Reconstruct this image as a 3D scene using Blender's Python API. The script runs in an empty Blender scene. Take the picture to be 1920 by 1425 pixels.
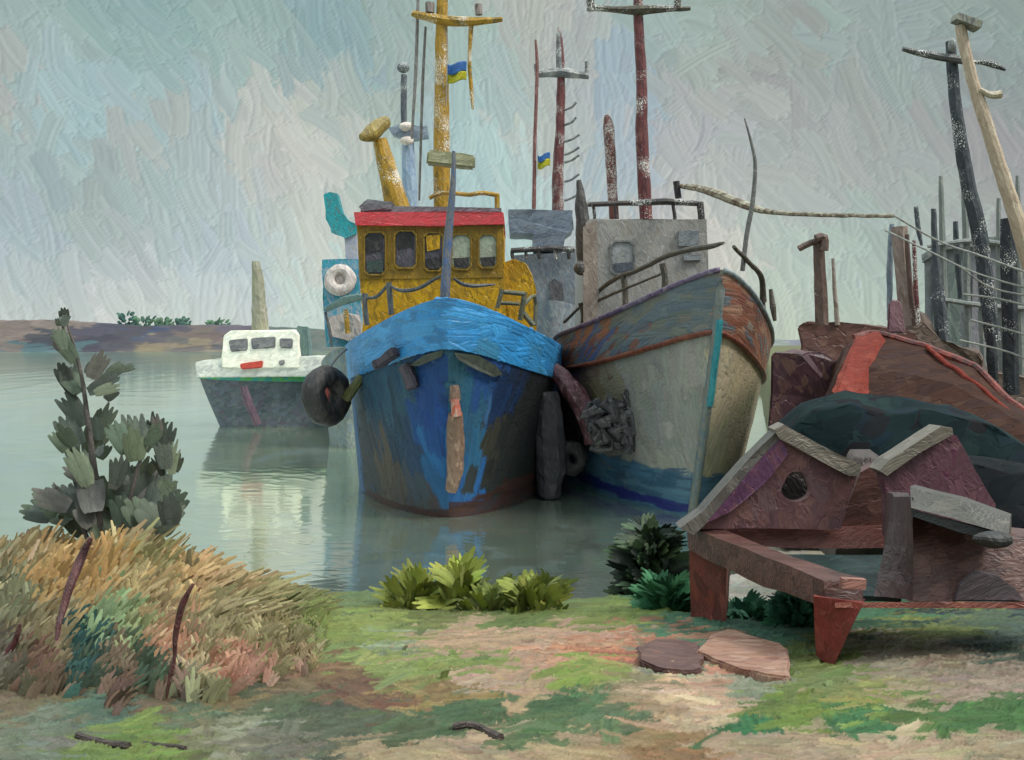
import bpy, bmesh, math, random
import numpy as np
from mathutils import Vector, Matrix, noise

# ------------------------------------------------------------------ camera, sky light, sun, exposure
SC = bpy.context.scene
COL = SC.collection
F, HX, HY, H = 2059.0, 960.0, 640.0, 3.6       # focal length and principal point in photo pixels, eye height over the water
R = math.radians

cam_d = bpy.data.cameras.new('camera')
cam = bpy.data.objects.new('camera', cam_d); COL.objects.link(cam)
cam.location = (0, 0, H); cam.rotation_euler = (R(90), 0, 0)
cam_d.sensor_width = 36; cam_d.lens = 36 * F / 1920
cam_d.shift_y = -(712.5 - HY) / 1920
cam_d.clip_start = 0.1; cam_d.clip_end = 20000
SC.camera = cam

SUN_EL, SUN_AZ = 48.0, 68.0                     # azimuth measured from behind the camera towards the right
w = bpy.data.worlds.new('World'); SC.world = w; w.use_nodes = True
wn, wl = w.node_tree.nodes, w.node_tree.links
sky = wn.new('ShaderNodeTexSky'); sky.sky_type = 'NISHITA'; sky.sun_disc = False
sky.sun_elevation = R(SUN_EL); sky.sun_rotation = R(180 - SUN_AZ)
sky.air_density = 1; sky.dust_density = 1; sky.altitude = 3000
wl.new(sky.outputs[0], wn['Background'].inputs[0]); wn['Background'].inputs[1].default_value = 0.006
sun_d = bpy.data.lights.new('sun', 'SUN'); sun_d.energy = 1.5; sun_d.angle = R(14); sun_d.color = (1, .955, .89)
sun = bpy.data.objects.new('sun', sun_d); COL.objects.link(sun)
sx, sy = math.sin(R(SUN_AZ)), -math.cos(R(SUN_AZ))
sv = Vector((sx * math.cos(R(SUN_EL)), sy * math.cos(R(SUN_EL)), math.sin(R(SUN_EL))))
sun.rotation_euler = sv.to_track_quat('Z', 'Y').to_euler(); sun.location = sv * 60
SC.view_settings.view_transform = 'Standard'; SC.view_settings.look = 'None'
SC.view_settings.gamma = 1; SC.view_settings.use_curve_mapping = False
SC.view_settings.exposure = 1.0
SKY_GAIN = 0.48        # emission of the painted clouds relative to their picture value
KG = 0.54              # ground pigments
KV = 0.95              # pigments of upright surfaces

rnd = random.Random(11)
rng = np.random.default_rng(5)

def lin(h):
    h = h.lstrip('#')
    o = []
    for i in (0, 2, 4):
        c = int(h[i:i + 2], 16) / 255
        o.append(c / 12.92 if c <= .04045 else ((c + .055) / 1.055) ** 2.4)
    return o
def at(px, py, Y): return Vector(((px - HX) / F * Y, Y, H - (py - HY) / F * Y))

# ------------------------------------------------------------------ materials: oil-paint strokes as a surface pattern
def make_brush_group():
    g = bpy.data.node_groups.new('brush_strokes', 'ShaderNodeTree')
    itf = g.interface
    itf.new_socket('Vector', in_out='INPUT', socket_type='NodeSocketVector')
    itf.new_socket('Scale', in_out='INPUT', socket_type='NodeSocketVector')
    for n in ('Fac', 'Height', 'Bristle'): itf.new_socket(n, in_out='OUTPUT', socket_type='NodeSocketFloat')
    N, L = g.nodes, g.links
    gi, go = N.new('NodeGroupInput'), N.new('NodeGroupOutput')
    def math_(op, a, b=None, clamp=False):
        m = N.new('ShaderNodeMath'); m.operation = op; m.use_clamp = clamp
        for i, v in enumerate((a, b)):
            if v is None: continue
            if isinstance(v, (int, float)): m.inputs[i].default_value = v
            else: L.new(v, m.inputs[i])
        return m.outputs[0]
    def vmath(op, a, b):
        m = N.new('ShaderNodeVectorMath'); m.operation = op
        for i, v in enumerate((a, b)):
            if isinstance(v, tuple): m.inputs[i].default_value = v
            else: L.new(v, m.inputs[i])
        return m.outputs[0]
    def mixf(f, a, b):
        m = N.new('ShaderNodeMix'); m.data_type = 'FLOAT'
        L.new(f, m.inputs[0])
        for i, v in ((2, a), (3, b)):
            if isinstance(v, (int, float)): m.inputs[i].default_value = v
            else: L.new(v, m.inputs[i])
        return m.outputs[0]
    nz = N.new('ShaderNodeTexNoise'); nz.inputs['Scale'].default_value = 2.5; nz.inputs['Detail'].default_value = 1
    L.new(gi.outputs[0], nz.inputs['Vector'])
    wv = vmath('SUBTRACT', nz.outputs['Color'], (.5, .5, .5)); wv = vmath('MULTIPLY', wv, (.14, .14, .14))
    p0 = vmath('ADD', gi.outputs[0], wv)
    fac = hgt = bri = None
    for k, (ang, off) in enumerate([(8, (3.1, 1.7, 9.2)), (-17, (11.3, 4.4, 2.1)), (26, (5.7, 8.8, 6.6))]):
        vr = N.new('ShaderNodeVectorRotate'); vr.rotation_type = 'EULER_XYZ'
        vr.inputs['Rotation'].default_value = (R(ang * .6), R(ang), R(ang * .5)); L.new(p0, vr.inputs['Vector'])
        q = vmath('MULTIPLY', vr.outputs[0], gi.outputs[1]); q = vmath('ADD', q, off)
        b = N.new('ShaderNodeTexNoise'); b.inputs['Scale'].default_value = 1; b.inputs['Detail'].default_value = 1.5
        # bristles: fine across the stroke, long along it (the stroke axis is the one with the smallest scale)
        sq = vmath('MULTIPLY', vr.outputs[0], vmath('MULTIPLY', gi.outputs[1], gi.outputs[1])); sq = vmath('MULTIPLY', sq, (.42, .42, .42))
        L.new(sq, b.inputs['Vector'])
        br = b.outputs['Fac']
        v = N.new('ShaderNodeTexVoronoi'); v.inputs['Scale'].default_value = 1; L.new(q, v.inputs['Vector'])
        sep = N.new('ShaderNodeSeparateColor'); L.new(v.outputs['Color'], sep.inputs[0])
        d = math_('ADD', v.outputs['Distance'], math_('MULTIPLY', math_('SUBTRACT', br, .5), .5))
        if k == 0:
            fac, bri = sep.outputs[0], br
            hgt = math_('ADD', math_('MULTIPLY', br, .7), math_('MULTIPLY', v.outputs['Distance'], -.3))
        else:
            a = math_('MULTIPLY', math_('SUBTRACT', .6, d), 12, True)
            fac = mixf(a, fac, sep.outputs[0]); bri = mixf(a, bri, br)
            hh = math_('ADD', math_('MULTIPLY', br, .7), math_('ADD', math_('MULTIPLY', d, .5), .25))
            hgt = mixf(a, hgt, hh)
    L.new(fac, go.inputs[0]); L.new(hgt, go.inputs[1]); L.new(bri, go.inputs[2])
    return g
BRUSH = make_brush_group()

MATS = {}
def oil(name, cols, sc=(9, 9, 2.8), k=None, rough=.5, bump=.6, fleck=0., spec=.4, dist=.022, vcol=False, metal=0):
    """cols: list of hex pigments that the strokes pick from."""
    if name in MATS: return MATS[name]
    k = KV if k is None else k
    m = bpy.data.materials.new(name); m.use_nodes = True
    N, L = m.node_tree.nodes, m.node_tree.links
    bs = N['Principled BSDF']
    bs.inputs['Roughness'].default_value = rough; bs.inputs['Specular IOR Level'].default_value = spec
    tc = N.new('ShaderNodeTexCoord'); oi = N.new('ShaderNodeObjectInfo')
    add = N.new('ShaderNodeVectorMath'); add.operation = 'ADD'
    mul = N.new('ShaderNodeMath'); mul.operation = 'MULTIPLY'; mul.inputs[1].default_value = 37
    L.new(oi.outputs['Random'], mul.inputs[0]); L.new(tc.outputs['Object'], add.inputs[0]); L.new(mul.outputs[0], add.inputs[1])
    g = N.new('ShaderNodeGroup'); g.node_tree = BRUSH
    L.new(add.outputs[0], g.inputs[0]); g.inputs[1].default_value = sc
    if vcol:
        at_ = N.new('ShaderNodeAttribute'); at_.attribute_name = 'Col'; base = at_.outputs['Color']
    else:
        r = N.new('ShaderNodeValToRGB'); cr = r.color_ramp
        n = len(cols)
        while len(cr.elements) < n: cr.elements.new(.5)
        for i, c in enumerate(cols):
            e = cr.elements[i]; e.position = i / max(1, n - 1) * .86 + .07
            e.color = [min(1, x * k) for x in lin(c)] + [1]
        L.new(g.outputs['Fac'], r.inputs[0]); base = r.outputs[0]
    mp = N.new('ShaderNodeMapRange'); mp.inputs[1].default_value = .25; mp.inputs[2].default_value = .75
    mp.inputs[3].default_value = .84; mp.inputs[4].default_value = 1.16
    L.new(g.outputs['Bristle'], mp.inputs[0])
    mx = N.new('ShaderNodeVectorMath'); mx.operation = 'SCALE'
    L.new(base, mx.inputs[0]); L.new(mp.outputs[0], mx.inputs['Scale']); out = mx.outputs[0]
    if fleck:
        n1 = N.new('ShaderNodeTexNoise'); n1.inputs['Scale'].default_value = 46; n1.inputs['Detail'].default_value = 0
        n2 = N.new('ShaderNodeTexNoise'); n2.inputs['Scale'].default_value = 1.6; n2.inputs['Detail'].default_value = 1
        L.new(add.outputs[0], n1.inputs['Vector']); L.new(add.outputs[0], n2.inputs['Vector'])
        s = N.new('ShaderNodeMath'); s.operation = 'MULTIPLY'; L.new(n1.outputs['Fac'], s.inputs[0]); L.new(n2.outputs['Fac'], s.inputs[1])
        t = N.new('ShaderNodeMapRange'); L.new(s.outputs[0], t.inputs[0])
        t.inputs[1].default_value = .42 - .07 * fleck; t.inputs[2].default_value = .43 - .07 * fleck
        mm = N.new('ShaderNodeMix'); mm.data_type = 'RGBA'
        L.new(t.outputs[0], mm.inputs[0]); L.new(out, mm.inputs[6]); mm.inputs[7].default_value = (.7, .7, .66, 1); out = mm.outputs[2]
    L.new(out, bs.inputs['Base Color'])
    b = N.new('ShaderNodeBump'); b.inputs['Strength'].default_value = bump; b.inputs['Distance'].default_value = dist
    L.new(g.outputs['Height'], b.inputs['Height']); L.new(b.outputs[0], bs.inputs['Normal'])
    MATS[name] = m
    return m

# ------------------------------------------------------------------ objects
def tag(o, label=None, cat=None, group=None, kind=None):
    if label: o['label'] = label
    if cat: o['category'] = cat
    if group: o['group'] = group
    if kind: o['kind'] = kind
    return o
ROOT = {}
def thing(name, label, cat, loc, group=None):
    o = bpy.data.objects.new(name, None); COL.objects.link(o); o.location = loc; o.empty_display_size = .3
    ROOT[o.name] = Vector(loc)
    return tag(o, label, cat, group)
def link_mesh(name, me, mat, parent=None):
    o = bpy.data.objects.new(name, me); COL.objects.link(o)
    if mat: me.materials.append(mat)
    if parent is not None:
        me.transform(Matrix.Translation(-ROOT[parent.name])); o.parent = parent; ROOT[o.name] = ROOT[parent.name]
    else:
        n = len(me.vertices); co = np.empty(n * 3, np.float32); me.vertices.foreach_get('co', co); co = co.reshape(-1, 3)
        a, b = co.min(0), co.max(0)
        loc = Vector((float(a[0] + b[0]) / 2, float(a[1] + b[1]) / 2, float(a[2])))
        me.transform(Matrix.Translation(-loc)); o.location = loc; ROOT[o.name] = loc
    return o

class MB:
    def __init__(s, M=None): s.bm = bmesh.new(); s.M = M or Matrix()
    def v(s, p): return s.bm.verts.new(s.M @ Vector(p))
    def box(s, c, d, rx=0, ry=0, rz=0):
        T = Matrix.Translation(c) @ Matrix.Rotation(rz, 4, 'Z') @ Matrix.Rotation(ry, 4, 'Y') @ Matrix.Rotation(rx, 4, 'X')
        vs = [s.v(T @ Vector((x * d[0] / 2, y * d[1] / 2, z * d[2] / 2))) for x in (-1, 1) for y in (-1, 1) for z in (-1, 1)]
        for f in ((0, 1, 3, 2), (4, 6, 7, 5), (0, 4, 5, 1), (2, 3, 7, 6), (0, 2, 6, 4), (1, 5, 7, 3)): s.bm.faces.new([vs[i] for i in f])
        return s
    def prism(s, pts, vec):
        vec = Vector(vec); a = [s.v(p) for p in pts]; b = [s.v(Vector(p) + vec) for p in pts]; n = len(a)
        s.bm.faces.new(a); s.bm.faces.new(b[::-1])
        for i in range(n): s.bm.faces.new((a[i], a[(i + 1) % n], b[(i + 1) % n], b[i]))
        return s
    def loft(s, rings, cap=True):
        rr = [[s.v(p) for p in r] for r in rings]; n = len(rr[0])
        for a, b in zip(rr, rr[1:]):
            for i in range(n): s.bm.faces.new((a[i], a[(i + 1) % n], b[(i + 1) % n], b[i]))
        if cap: s.bm.faces.new(rr[0]); s.bm.faces.new(rr[-1][::-1])
        return s
    def tube(s, pts, rad, n=8):
        pts = [Vector(p) for p in pts]
        if not isinstance(rad, (list, tuple)): rad = [rad] * len(pts)
        rings = []; up = None
        for i, p in enumerate(pts):
            d = (pts[min(i + 1, len(pts) - 1)] - pts[max(i - 1, 0)]).normalized()
            if up is None: up = Vector((0, 1, 0)) if abs(d.y) < .9 else Vector((1, 0, 0))
            x = d.cross(up).normalized(); y = x.cross(d).normalized(); up = y
            rings.append([p + (x * math.cos(t) + y * math.sin(t)) * rad[i] for t in [2 * math.pi * j / n for j in range(n)]])
        return s.loft(rings)
    def torus(s, c, Rr, r, M3, n=28, m=12, sq=1.0):
        c = Vector(c); rings = []
        for i in range(n):
            t = 2 * math.pi * i / n; ring = []
            for j in range(m):
                u = 2 * math.pi * j / m
                ring.append(s.v(c + M3 @ Vector(((Rr + r * math.cos(u)) * math.cos(t), (Rr + r * math.cos(u)) * math.sin(t), sq * r * math.sin(u)))))
            rings.append(ring)
        for i in range(n):
            a, b = rings[i], rings[(i + 1) % n]
            for j in range(m): s.bm.faces.new((a[j], a[(j + 1) % m], b[(j + 1) % m], b[j]))
        return s
    def ball(s, c, d, n=12):
        T = Matrix.Translation(c) @ Matrix.Diagonal((d[0] / 2, d[1] / 2, d[2] / 2, 1))
        bmesh.ops.create_uvsphere(s.bm, u_segments=n, v_segments=max(6, n // 2 + 2), radius=1, matrix=s.M @ T)
        return s
    def build(s, name, mat, parent=None, sub=0, wob=0., fr=3., bev=0., smooth=False):
        bm = s.bm
        if bev: bmesh.ops.bevel(bm, geom=list(bm.edges), offset=bev, segments=2, affect='EDGES', clamp_overlap=True)
        if sub: bmesh.ops.subdivide_edges(bm, edges=list(bm.edges), cuts=sub, use_grid_fill=True)
        if wob:
            for v in bm.verts: v.co += noise.noise_vector(v.co * fr) * wob
        bmesh.ops.recalc_face_normals(bm, faces=list(bm.faces))
        if smooth:
            for f in bm.faces: f.smooth = True
        me = bpy.data.meshes.new(name); bm.to_mesh(me); bm.free()
        return link_mesh(name, me, mat, parent)

def grid_mesh(name, P, mat, parent=None, col=None, smooth=True):
    nv, nu = P.shape[:2]
    idx = np.arange(nv * nu).reshape(nv, nu)
    q = np.stack([idx[:-1, :-1], idx[:-1, 1:], idx[1:, 1:], idx[1:, :-1]], -1).reshape(-1, 4)
    me = bpy.data.meshes.new(name)
    me.vertices.add(nv * nu); me.vertices.foreach_set('co', P.reshape(-1).astype(np.float32))
    me.loops.add(q.size); me.loops.foreach_set('vertex_index', q.reshape(-1).astype(np.int32))
    me.polygons.add(len(q)); me.polygons.foreach_set('loop_start', np.arange(0, q.size, 4, dtype=np.int32))
    me.polygons.foreach_set('loop_total', np.full(len(q), 4, np.int32))
    me.update(calc_edges=True); me.validate()
    if smooth: me.polygons.foreach_set('use_smooth', np.ones(len(me.polygons), bool))
    if col is not None:
        a = me.color_attributes.new('Col', 'FLOAT_COLOR', 'POINT')
        c = np.ones((nv * nu, 4), np.float32); c[:, :3] = col.reshape(-1, 3); a.data.foreach_set('color', c.reshape(-1))
    return link_mesh(name, me, mat, parent)

# ---- strokes laid on a sheet: colour and relief, in the sheet's own coordinates
TAB = rng.random(4096)
def n1(x):
    x = np.mod(x, 4094.0); i = x.astype(int); f = x - i; f = f * f * (3 - 2 * f)
    return TAB[i] * (1 - f) + TAB[i + 1] * f
class Canvas:
    def __init__(s, X, Y, base):
        s.X, s.Y = X, Y; s.col = np.ones(X.shape + (3,)) * np.array(base); s.h = np.zeros(X.shape)
        s.y0, s.y1, s.x0, s.x1 = Y.min(1), Y.max(1), X.min(0), X.max(0)
    def dab(s, cx, cy, ang, L, W, c, amp=1., curve=0., streak=.16, edge=.22, pick=.12):
        E = L * 1.25 + W
        r = np.where((s.y1 >= cy - E) & (s.y0 <= cy + E))[0]; q = np.where((s.x1 >= cx - E) & (s.x0 <= cx + E))[0]
        if len(r) == 0 or len(q) == 0: return
        sl = (slice(r[0], r[-1] + 1), slice(q[0], q[-1] + 1))
        dx, dy = s.X[sl] - cx, s.Y[sl] - cy; ca, sa = math.cos(ang), math.sin(ang)
        u = dx * ca + dy * sa; t = -dx * sa + dy * ca + curve * (u * u / L - L * .3)
        sd = rng.random() * 4000
        b1 = n1(sd + t / W * 4.5 + u / L * .35 + 300); b2 = n1(sd + 77 + t / W * 11 + u / L * .6 + 300)
        br = b1 * .6 + b2 * .4; wv = n1(sd + 9 + u / L * 2.2 + 300)
        Lt = L * (.78 + .5 * br); Wt = W * (.82 + .3 * wv)
        a = np.clip(np.minimum((Wt - abs(t)) / (edge * W), (Lt - abs(u)) / (edge * W)), 0, 1)
        a = a[..., None]
        cc = np.array(c)[None, None, :] * (1 + streak * (br - .5)[..., None] * 2)
        s.col[sl] = s.col[sl] * (1 - a) + a * (cc * (1 - pick) + s.col[sl] * pick)
        rid = np.exp(-((Wt - abs(t)) / (.2 * W)) ** 2) * .6 + np.exp(-((Lt - u) / (.3 * W)) ** 2) * .7
        hh = (.35 + .75 * (br - .5) + rid) * amp
        s.h[sl] = s.h[sl] * (1 - a[..., 0]) + a[..., 0] * (hh + .25 * s.h[sl])
class Ctrl:
    """named pigments at places; a stroke takes the pigment of the nearest place"""
    def __init__(s, txt, k=1.0):
        it = [t.split() for t in txt.strip().split(';') if t.strip()]
        s.P = np.array([[float(a[0]), float(a[1])] for a in it]); s.C = np.array([lin(a[2]) for a in it]) * k
    def pick(s, x, y, sig=16, jit=.07, ay=1.0, soft=0.):
        d = ((s.P[:, 0] - x + rng.normal() * sig) ** 2 + (ay * (s.P[:, 1] - y + rng.normal() * sig / ay)) ** 2)
        c = s.C[int(d.argmin())]
        if soft:
            wt = np.exp(-d / (2 * 75. ** 2)); c = c * (1 - soft) + soft * (wt[:, None] * s.C).sum(0) / (wt.sum() + 1e-12)
        c = c * (1 + rng.normal() * jit)
        return np.clip(c * (1 + rng.normal(size=3) * jit * .35), 0, 1)

# ------------------------------------------------------------------ sky: a far dome of cloud, laid in strokes of grey, sage and blue
SKY = Ctrl('''60 60 9fb3b0;250 55 8fa9a8;20 150 b5b2ac;100 150 a9c0c6;300 120 9db5b3;450 90 9fb4af;600 50 8fa8ad;650 90 8ba6b0;150 230 a5bfc6;250 180 a8bfc4;
400 160 a3b8b8;370 170 a4bac6;520 220 c6c4be;590 280 cfccc8;540 260 cdc9c3;480 280 c2bfba;640 250 cbc9c4;330 260 a9babd;300 240 bab5ad;100 330 a4b2b1;50 430 a8b3bc;200 380 a5afa9;
300 380 a8b8b8;250 480 b0b4b6;420 380 b0bec0;520 400 bcc4c2;580 400 cbcac3;500 500 b9c4c8;440 480 b3bdcb;100 560 b4bcbf;300 590 c6cbcc;180 600 cccbd0;400 600 c3c9cd;570 550 c3d3d2;600 330 c8c9c3;560 480 c9c8c0;40 590 bcc2c5;
720 60 a2b2ac;720 160 aab6b1;650 200 b0bab4;740 220 a3b2aa;900 100 a5bab5;930 180 a9bdba;900 250 b3cdd1;960 330 b9cfcf;900 340 b0c8cc;860 200 a9bfc4;780 320 a7bbc0;
760 170 a6b0ae;690 330 b5c3ba;640 340 c0c6bf;1000 60 b8b7b2;1080 100 b5b3b0;1100 250 b5b4b2;980 230 c3c5bf;1030 250 bfbfba;1090 330 b7b8ba;1170 200 a0b3c6;1170 120 9fb5c8;1165 300 a6bac6;1260 60 a3b5b0;1250 120 98a29b;1265 150 a0a59e;
1300 260 b1b2b8;1250 250 b9b3b8;1300 200 b3b0b0;1400 150 b4b3b0;1380 70 a0b0aa;1330 110 b0bab6;1450 60 9da6a3;1430 110 9f9c98;1500 70 9c9a96;1600 50 a0a9a8;1700 60 9ba6a4;1550 80 9fb5af;
1600 200 a3a4a2;1650 300 a6a8a6;1560 260 adaeac;1500 250 a9aaa9;1500 330 aeb0ae;1720 200 9daaa6;1800 250 a09a9c;1880 150 949b99;1880 50 93a09b;1870 350 a09d9d;
1750 350 aab2ac;1500 450 b3bfb8;1600 550 aebab3;1620 480 a8b6b0;1480 560 b9c2ba;1520 600 b0bab4;1250 340 b9b6b3;1340 430 cfc8c2;1350 480 cfc8c2;1380 350 b5b8b5;1420 300 b0b4b2''')
def build_sky():
    az = np.concatenate([np.radians(np.linspace(-180, -31, 40))[:-1], np.linspace(-.54, .54, 820), np.radians(np.linspace(31, 180, 40))[1:]])
    el = np.concatenate([np.radians([-12, -6, -3]), np.linspace(-.02, .34, 330), np.radians(np.linspace(21, 90, 26))[1:]])
    A, E = np.meshgrid(az, el)
    cv = Canvas(A, E, lin('a9b4b4'))
    SKY.C *= np.array([.925, .955, .885])
    n = 3400
    for i in range(n):
        px, py = rng.uniform(-120, 2040), rng.uniform(-60, 690)
        a = math.atan((px - HX) / F); e = math.atan((HY - py) / F * math.cos(a))
        if px < 700: g = R(rng.normal(-62, 16))
        elif px < 1180: g = R(rng.normal(-86, 14))
        else: g = R(rng.normal(-58, 22) if py > 120 else rng.normal(-30, 30))
        g += R(34) * noise.noise(Vector((px * .0045, py * .0045, 1.7)))
        big = i < n * .35
        L = rng.uniform(26, 66) / F * (1.3 if big else 1); W = rng.uniform(9, 21) / F * (1.5 if big else 1)
        cv.dab(a, e, g, L, W, SKY.pick(px, py, 15, .026, soft=.62), curve=rng.normal() * .12, streak=.085, edge=.11, pick=.06)
    # bristle ridges: side-lit relief shading painted into the sky's colour
    gy, gx = np.gradient(cv.h)
    rel = np.clip(1 + .5 * (gx * 1.0 - gy * .5), .84, 1.14)
    rel[:3] = 1; rel[-26:] = 1; rel[:, :40] = 1; rel[:, -40:] = 1
    # an overcast sky is about three times brighter overhead than near the horizon
    lift = 1 + 3.6 * np.clip((E - .36) / .5, 0, 1) ** .8
    col = cv.col * rel[..., None] * lift[..., None] * SKY_GAIN
    Rr = 6000
    P = np.stack([np.sin(A) * np.cos(E), np.cos(A) * np.cos(E), np.sin(E)], -1) * Rr
    m = bpy.data.materials.new('cloud_light'); m.use_nodes = True; N, L_ = m.node_tree.nodes, m.node_tree.links
    N.remove(N['Principled BSDF'])
    at_ = N.new('ShaderNodeAttribute'); at_.attribute_name = 'Col'; em = N.new('ShaderNodeEmission'); tr = N.new('ShaderNodeBsdfTransparent'); ad = N.new('ShaderNodeAddShader')
    L_.new(at_.outputs['Color'], em.inputs[0]); L_.new(em.outputs[0], ad.inputs[0]); L_.new(tr.outputs[0], ad.inputs[1]); L_.new(ad.outputs[0], N['Material Output'].inputs[0])
    m.cycles.emission_sampling = 'NONE'
    tag(grid_mesh('sky', P, m, None, col), kind='structure')
build_sky()

# ------------------------------------------------------------------ ground and water
def edge_y(x):
    xs = np.array([-40, -6, -3.5, -1.5, 0, 1.2, 2.2, 3.0, 4.3, 7, 11, 30, 120]); ys = np.array([11, 9.6, 9.3, 9.2, 9.1, 9.2, 10.2, 12.5, 18, 29, 45, 140, 600])
    return np.interp(x, xs, ys)
def gz(x, y):
    x = np.asarray(x, float); y = np.asarray(y, float)
    z = np.interp(y, [-20, 4, 5.9, 9.3, 14, 40, 400], [1.95, 1.93, 1.88, 1.45, 1.45, 1.6, 2.2])
    e = edge_y(x); d = np.clip((y - e) / 2.2, 0, 1)
    z = z * (1 - d) + (-.8) * d
    und = .035 * np.sin(x * 2.1 + y * .8) * np.cos(y * 1.7 - x * .6)
    return z + und * np.clip((y - 3) / 3, 0, 1)
def gzf(x, y): return float(gz(x, y))
def topix(x, y, z): return HX + F * x / y, HY + F * (H - z) / y
GROUND = Ctrl('''60 1360 7d8a70;200 1310 5f7a64;350 1340 64785a;100 1390 767d66;300 1410 7f9440;150 1420 73863f;60 1300 706a56;30 1330 6e6553;150 1290 6a6350;280 1310 665c4a;420 1310 736850;560 1300 6f6350;
450 1380 8c8e80;400 1370 74765f;550 1330 5e6a4c;500 1400 6a6b60;650 1290 6d5548;700 1310 6f5649;600 1260 7d6350;640 1370 5d644e;
620 1180 8d9a3f;700 1180 94a046;660 1120 6f8850;580 1110 7a7a48;800 1170 77803e;760 1260 8d9a50;700 1250 98a04f;640 1220 86944c;900 1200 a8917c;800 1225 a8917c;1000 1220 aa917e;1100 1210 b58c74;1130 1195 a9907f;1060 1200 a9907f;
900 1250 889c46;1050 1255 8ba23c;1130 1260 9aa44a;820 1250 8f9d4a;740 1225 96a57c;870 1280 b0998a;950 1290 aa937f;1010 1300 a08a76;850 1310 857550;790 1310 8d7d58;900 1330 55734a;1050 1320 53774a;1150 1360 637a50;1000 1370 5c7547;750 1380 5b6b47;850 1350 55704a;
900 1405 a0917c;1050 1410 9f9078;700 1415 988a74;800 1410 a2947e;1250 1285 bda792;1320 1310 bda792;1300 1340 b09c88;1360 1330 b5a08c;1200 1330 9a8470;1250 1410 8e7558;1150 1415 97846a;1180 1290 8a8468;1250 1260 8f9478;1400 1290 8f9478;
1420 1340 6f8438;1500 1340 7a9030;1470 1310 76893a;1400 1365 37774a;1600 1360 3f7a45;1560 1290 7f8a4a;1530 1240 74803a;1650 1320 7e9636;1600 1310 8a8a58;1690 1310 9a9076;1750 1230 8f8576;1850 1270 94887c;1650 1220 989283;1780 1290 94877a;1700 1180 878f38;1800 1170 7f8b40;
1850 1160 5f7050;1890 1200 55685a;1850 1350 4d7a3d;1740 1345 5a8038;1500 1405 a0927e;1700 1400 a3957f;1880 1410 9d8f7a;1600 1400 a5967f;1400 1410 9d8f7a;1450 1180 4c7c66;1260 1160 46785a;1150 1150 7e8f38;1150 1228 a8705c;1085 1222 b5836c;1185 1214 9a6a58;1020 1235 b08c78;1200 1140 80943c;1100 1165 7e8c3c;
1650 1150 4a7a55;1750 1145 2a3d40;1860 1140 26383c;1430 1100 a5a298;1380 1080 a5a3a0;1490 1085 a5a298;1100 1140 758a45;950 1150 70803a;1350 1250 a07b68''', KG)  # dark teal spots below the cradle lip: its shadow painted on the ground
def build_ground():
    C = GROUND.C; g = C[:, 1] > C[:, 0] * 1.06; lum = C.mean(1, keepdims=True)
    C[g] = (lum + (C - lum) * .82)[g] * .84; C[~g] *= np.array([1.08, 1.0, .90])
    ys = np.concatenate([np.linspace(-12, 3.4, 10), H * 0 + 1.72 * F / np.linspace(960, 345, 400), np.array([11, 12, 13.5, 15, 17, 20, 24, 30, 40, 60, 100, 200, 400])])
    ys = np.unique(np.round(ys, 4))
    ks = np.concatenate([np.linspace(-6, -.66, 16)[:-1], np.linspace(-.66, .85, 1060), np.linspace(.85, 6, 16)[1:]])
    Y = np.repeat(ys[:, None], len(ks), 1); X = ks[None, :] * np.maximum(Y, 3.5)
    Z = gz(X, Y)
    cv = Canvas(X, Y, np.array(lin('7a7a55')) * KG)
    n = 5000
    for i in range(n):
        px, py = rng.uniform(-300, 2600), rng.uniform(1000 if rng.random() < .9 else 860, 1480)
        if py < 1040 and px < 1500: continue
        # find the ground under this direction
        y = 6.
        for _ in range(12):
            x = (px - HX) / F * y; y = (H - gzf(x, y)) * F / (py - HY)
            y = min(max(y, 3.5), 22)
        x = (px - HX) / F * y
        L = rng.uniform(.14, .36) * (1.4 if i < n * .4 else 1); W = rng.uniform(.07, .17) * (1.5 if i < n * .4 else 1)
        ang = R(rng.normal(-4 if px > 1150 else 4, 13))
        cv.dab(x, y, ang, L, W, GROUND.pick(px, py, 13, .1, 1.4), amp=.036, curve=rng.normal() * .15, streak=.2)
    for i in range(5200):       # short tufty strokes and crumbs of earth over the broad ones
        px, py = rng.uniform(-120, 2300), rng.uniform(1075, 1460); y = 6.
        for _ in range(10):
            x = (px - HX) / F * y; y = min(max((H - gzf(x, y)) * F / (py - HY), 3.5), 12)
        c = GROUND.pick(px, py, 13, .15, 1.5)
        cv.dab((px - HX) / F * y, y, R(rng.normal(35 if c[1] > c[0] else 0, 30)), rng.uniform(.05, .16), rng.uniform(.016, .05), c, amp=.024, streak=.2)
    h = cv.h; Z = Z + h
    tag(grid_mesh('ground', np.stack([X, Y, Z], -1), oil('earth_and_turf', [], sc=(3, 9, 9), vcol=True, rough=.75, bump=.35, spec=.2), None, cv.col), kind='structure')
build_ground()

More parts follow.
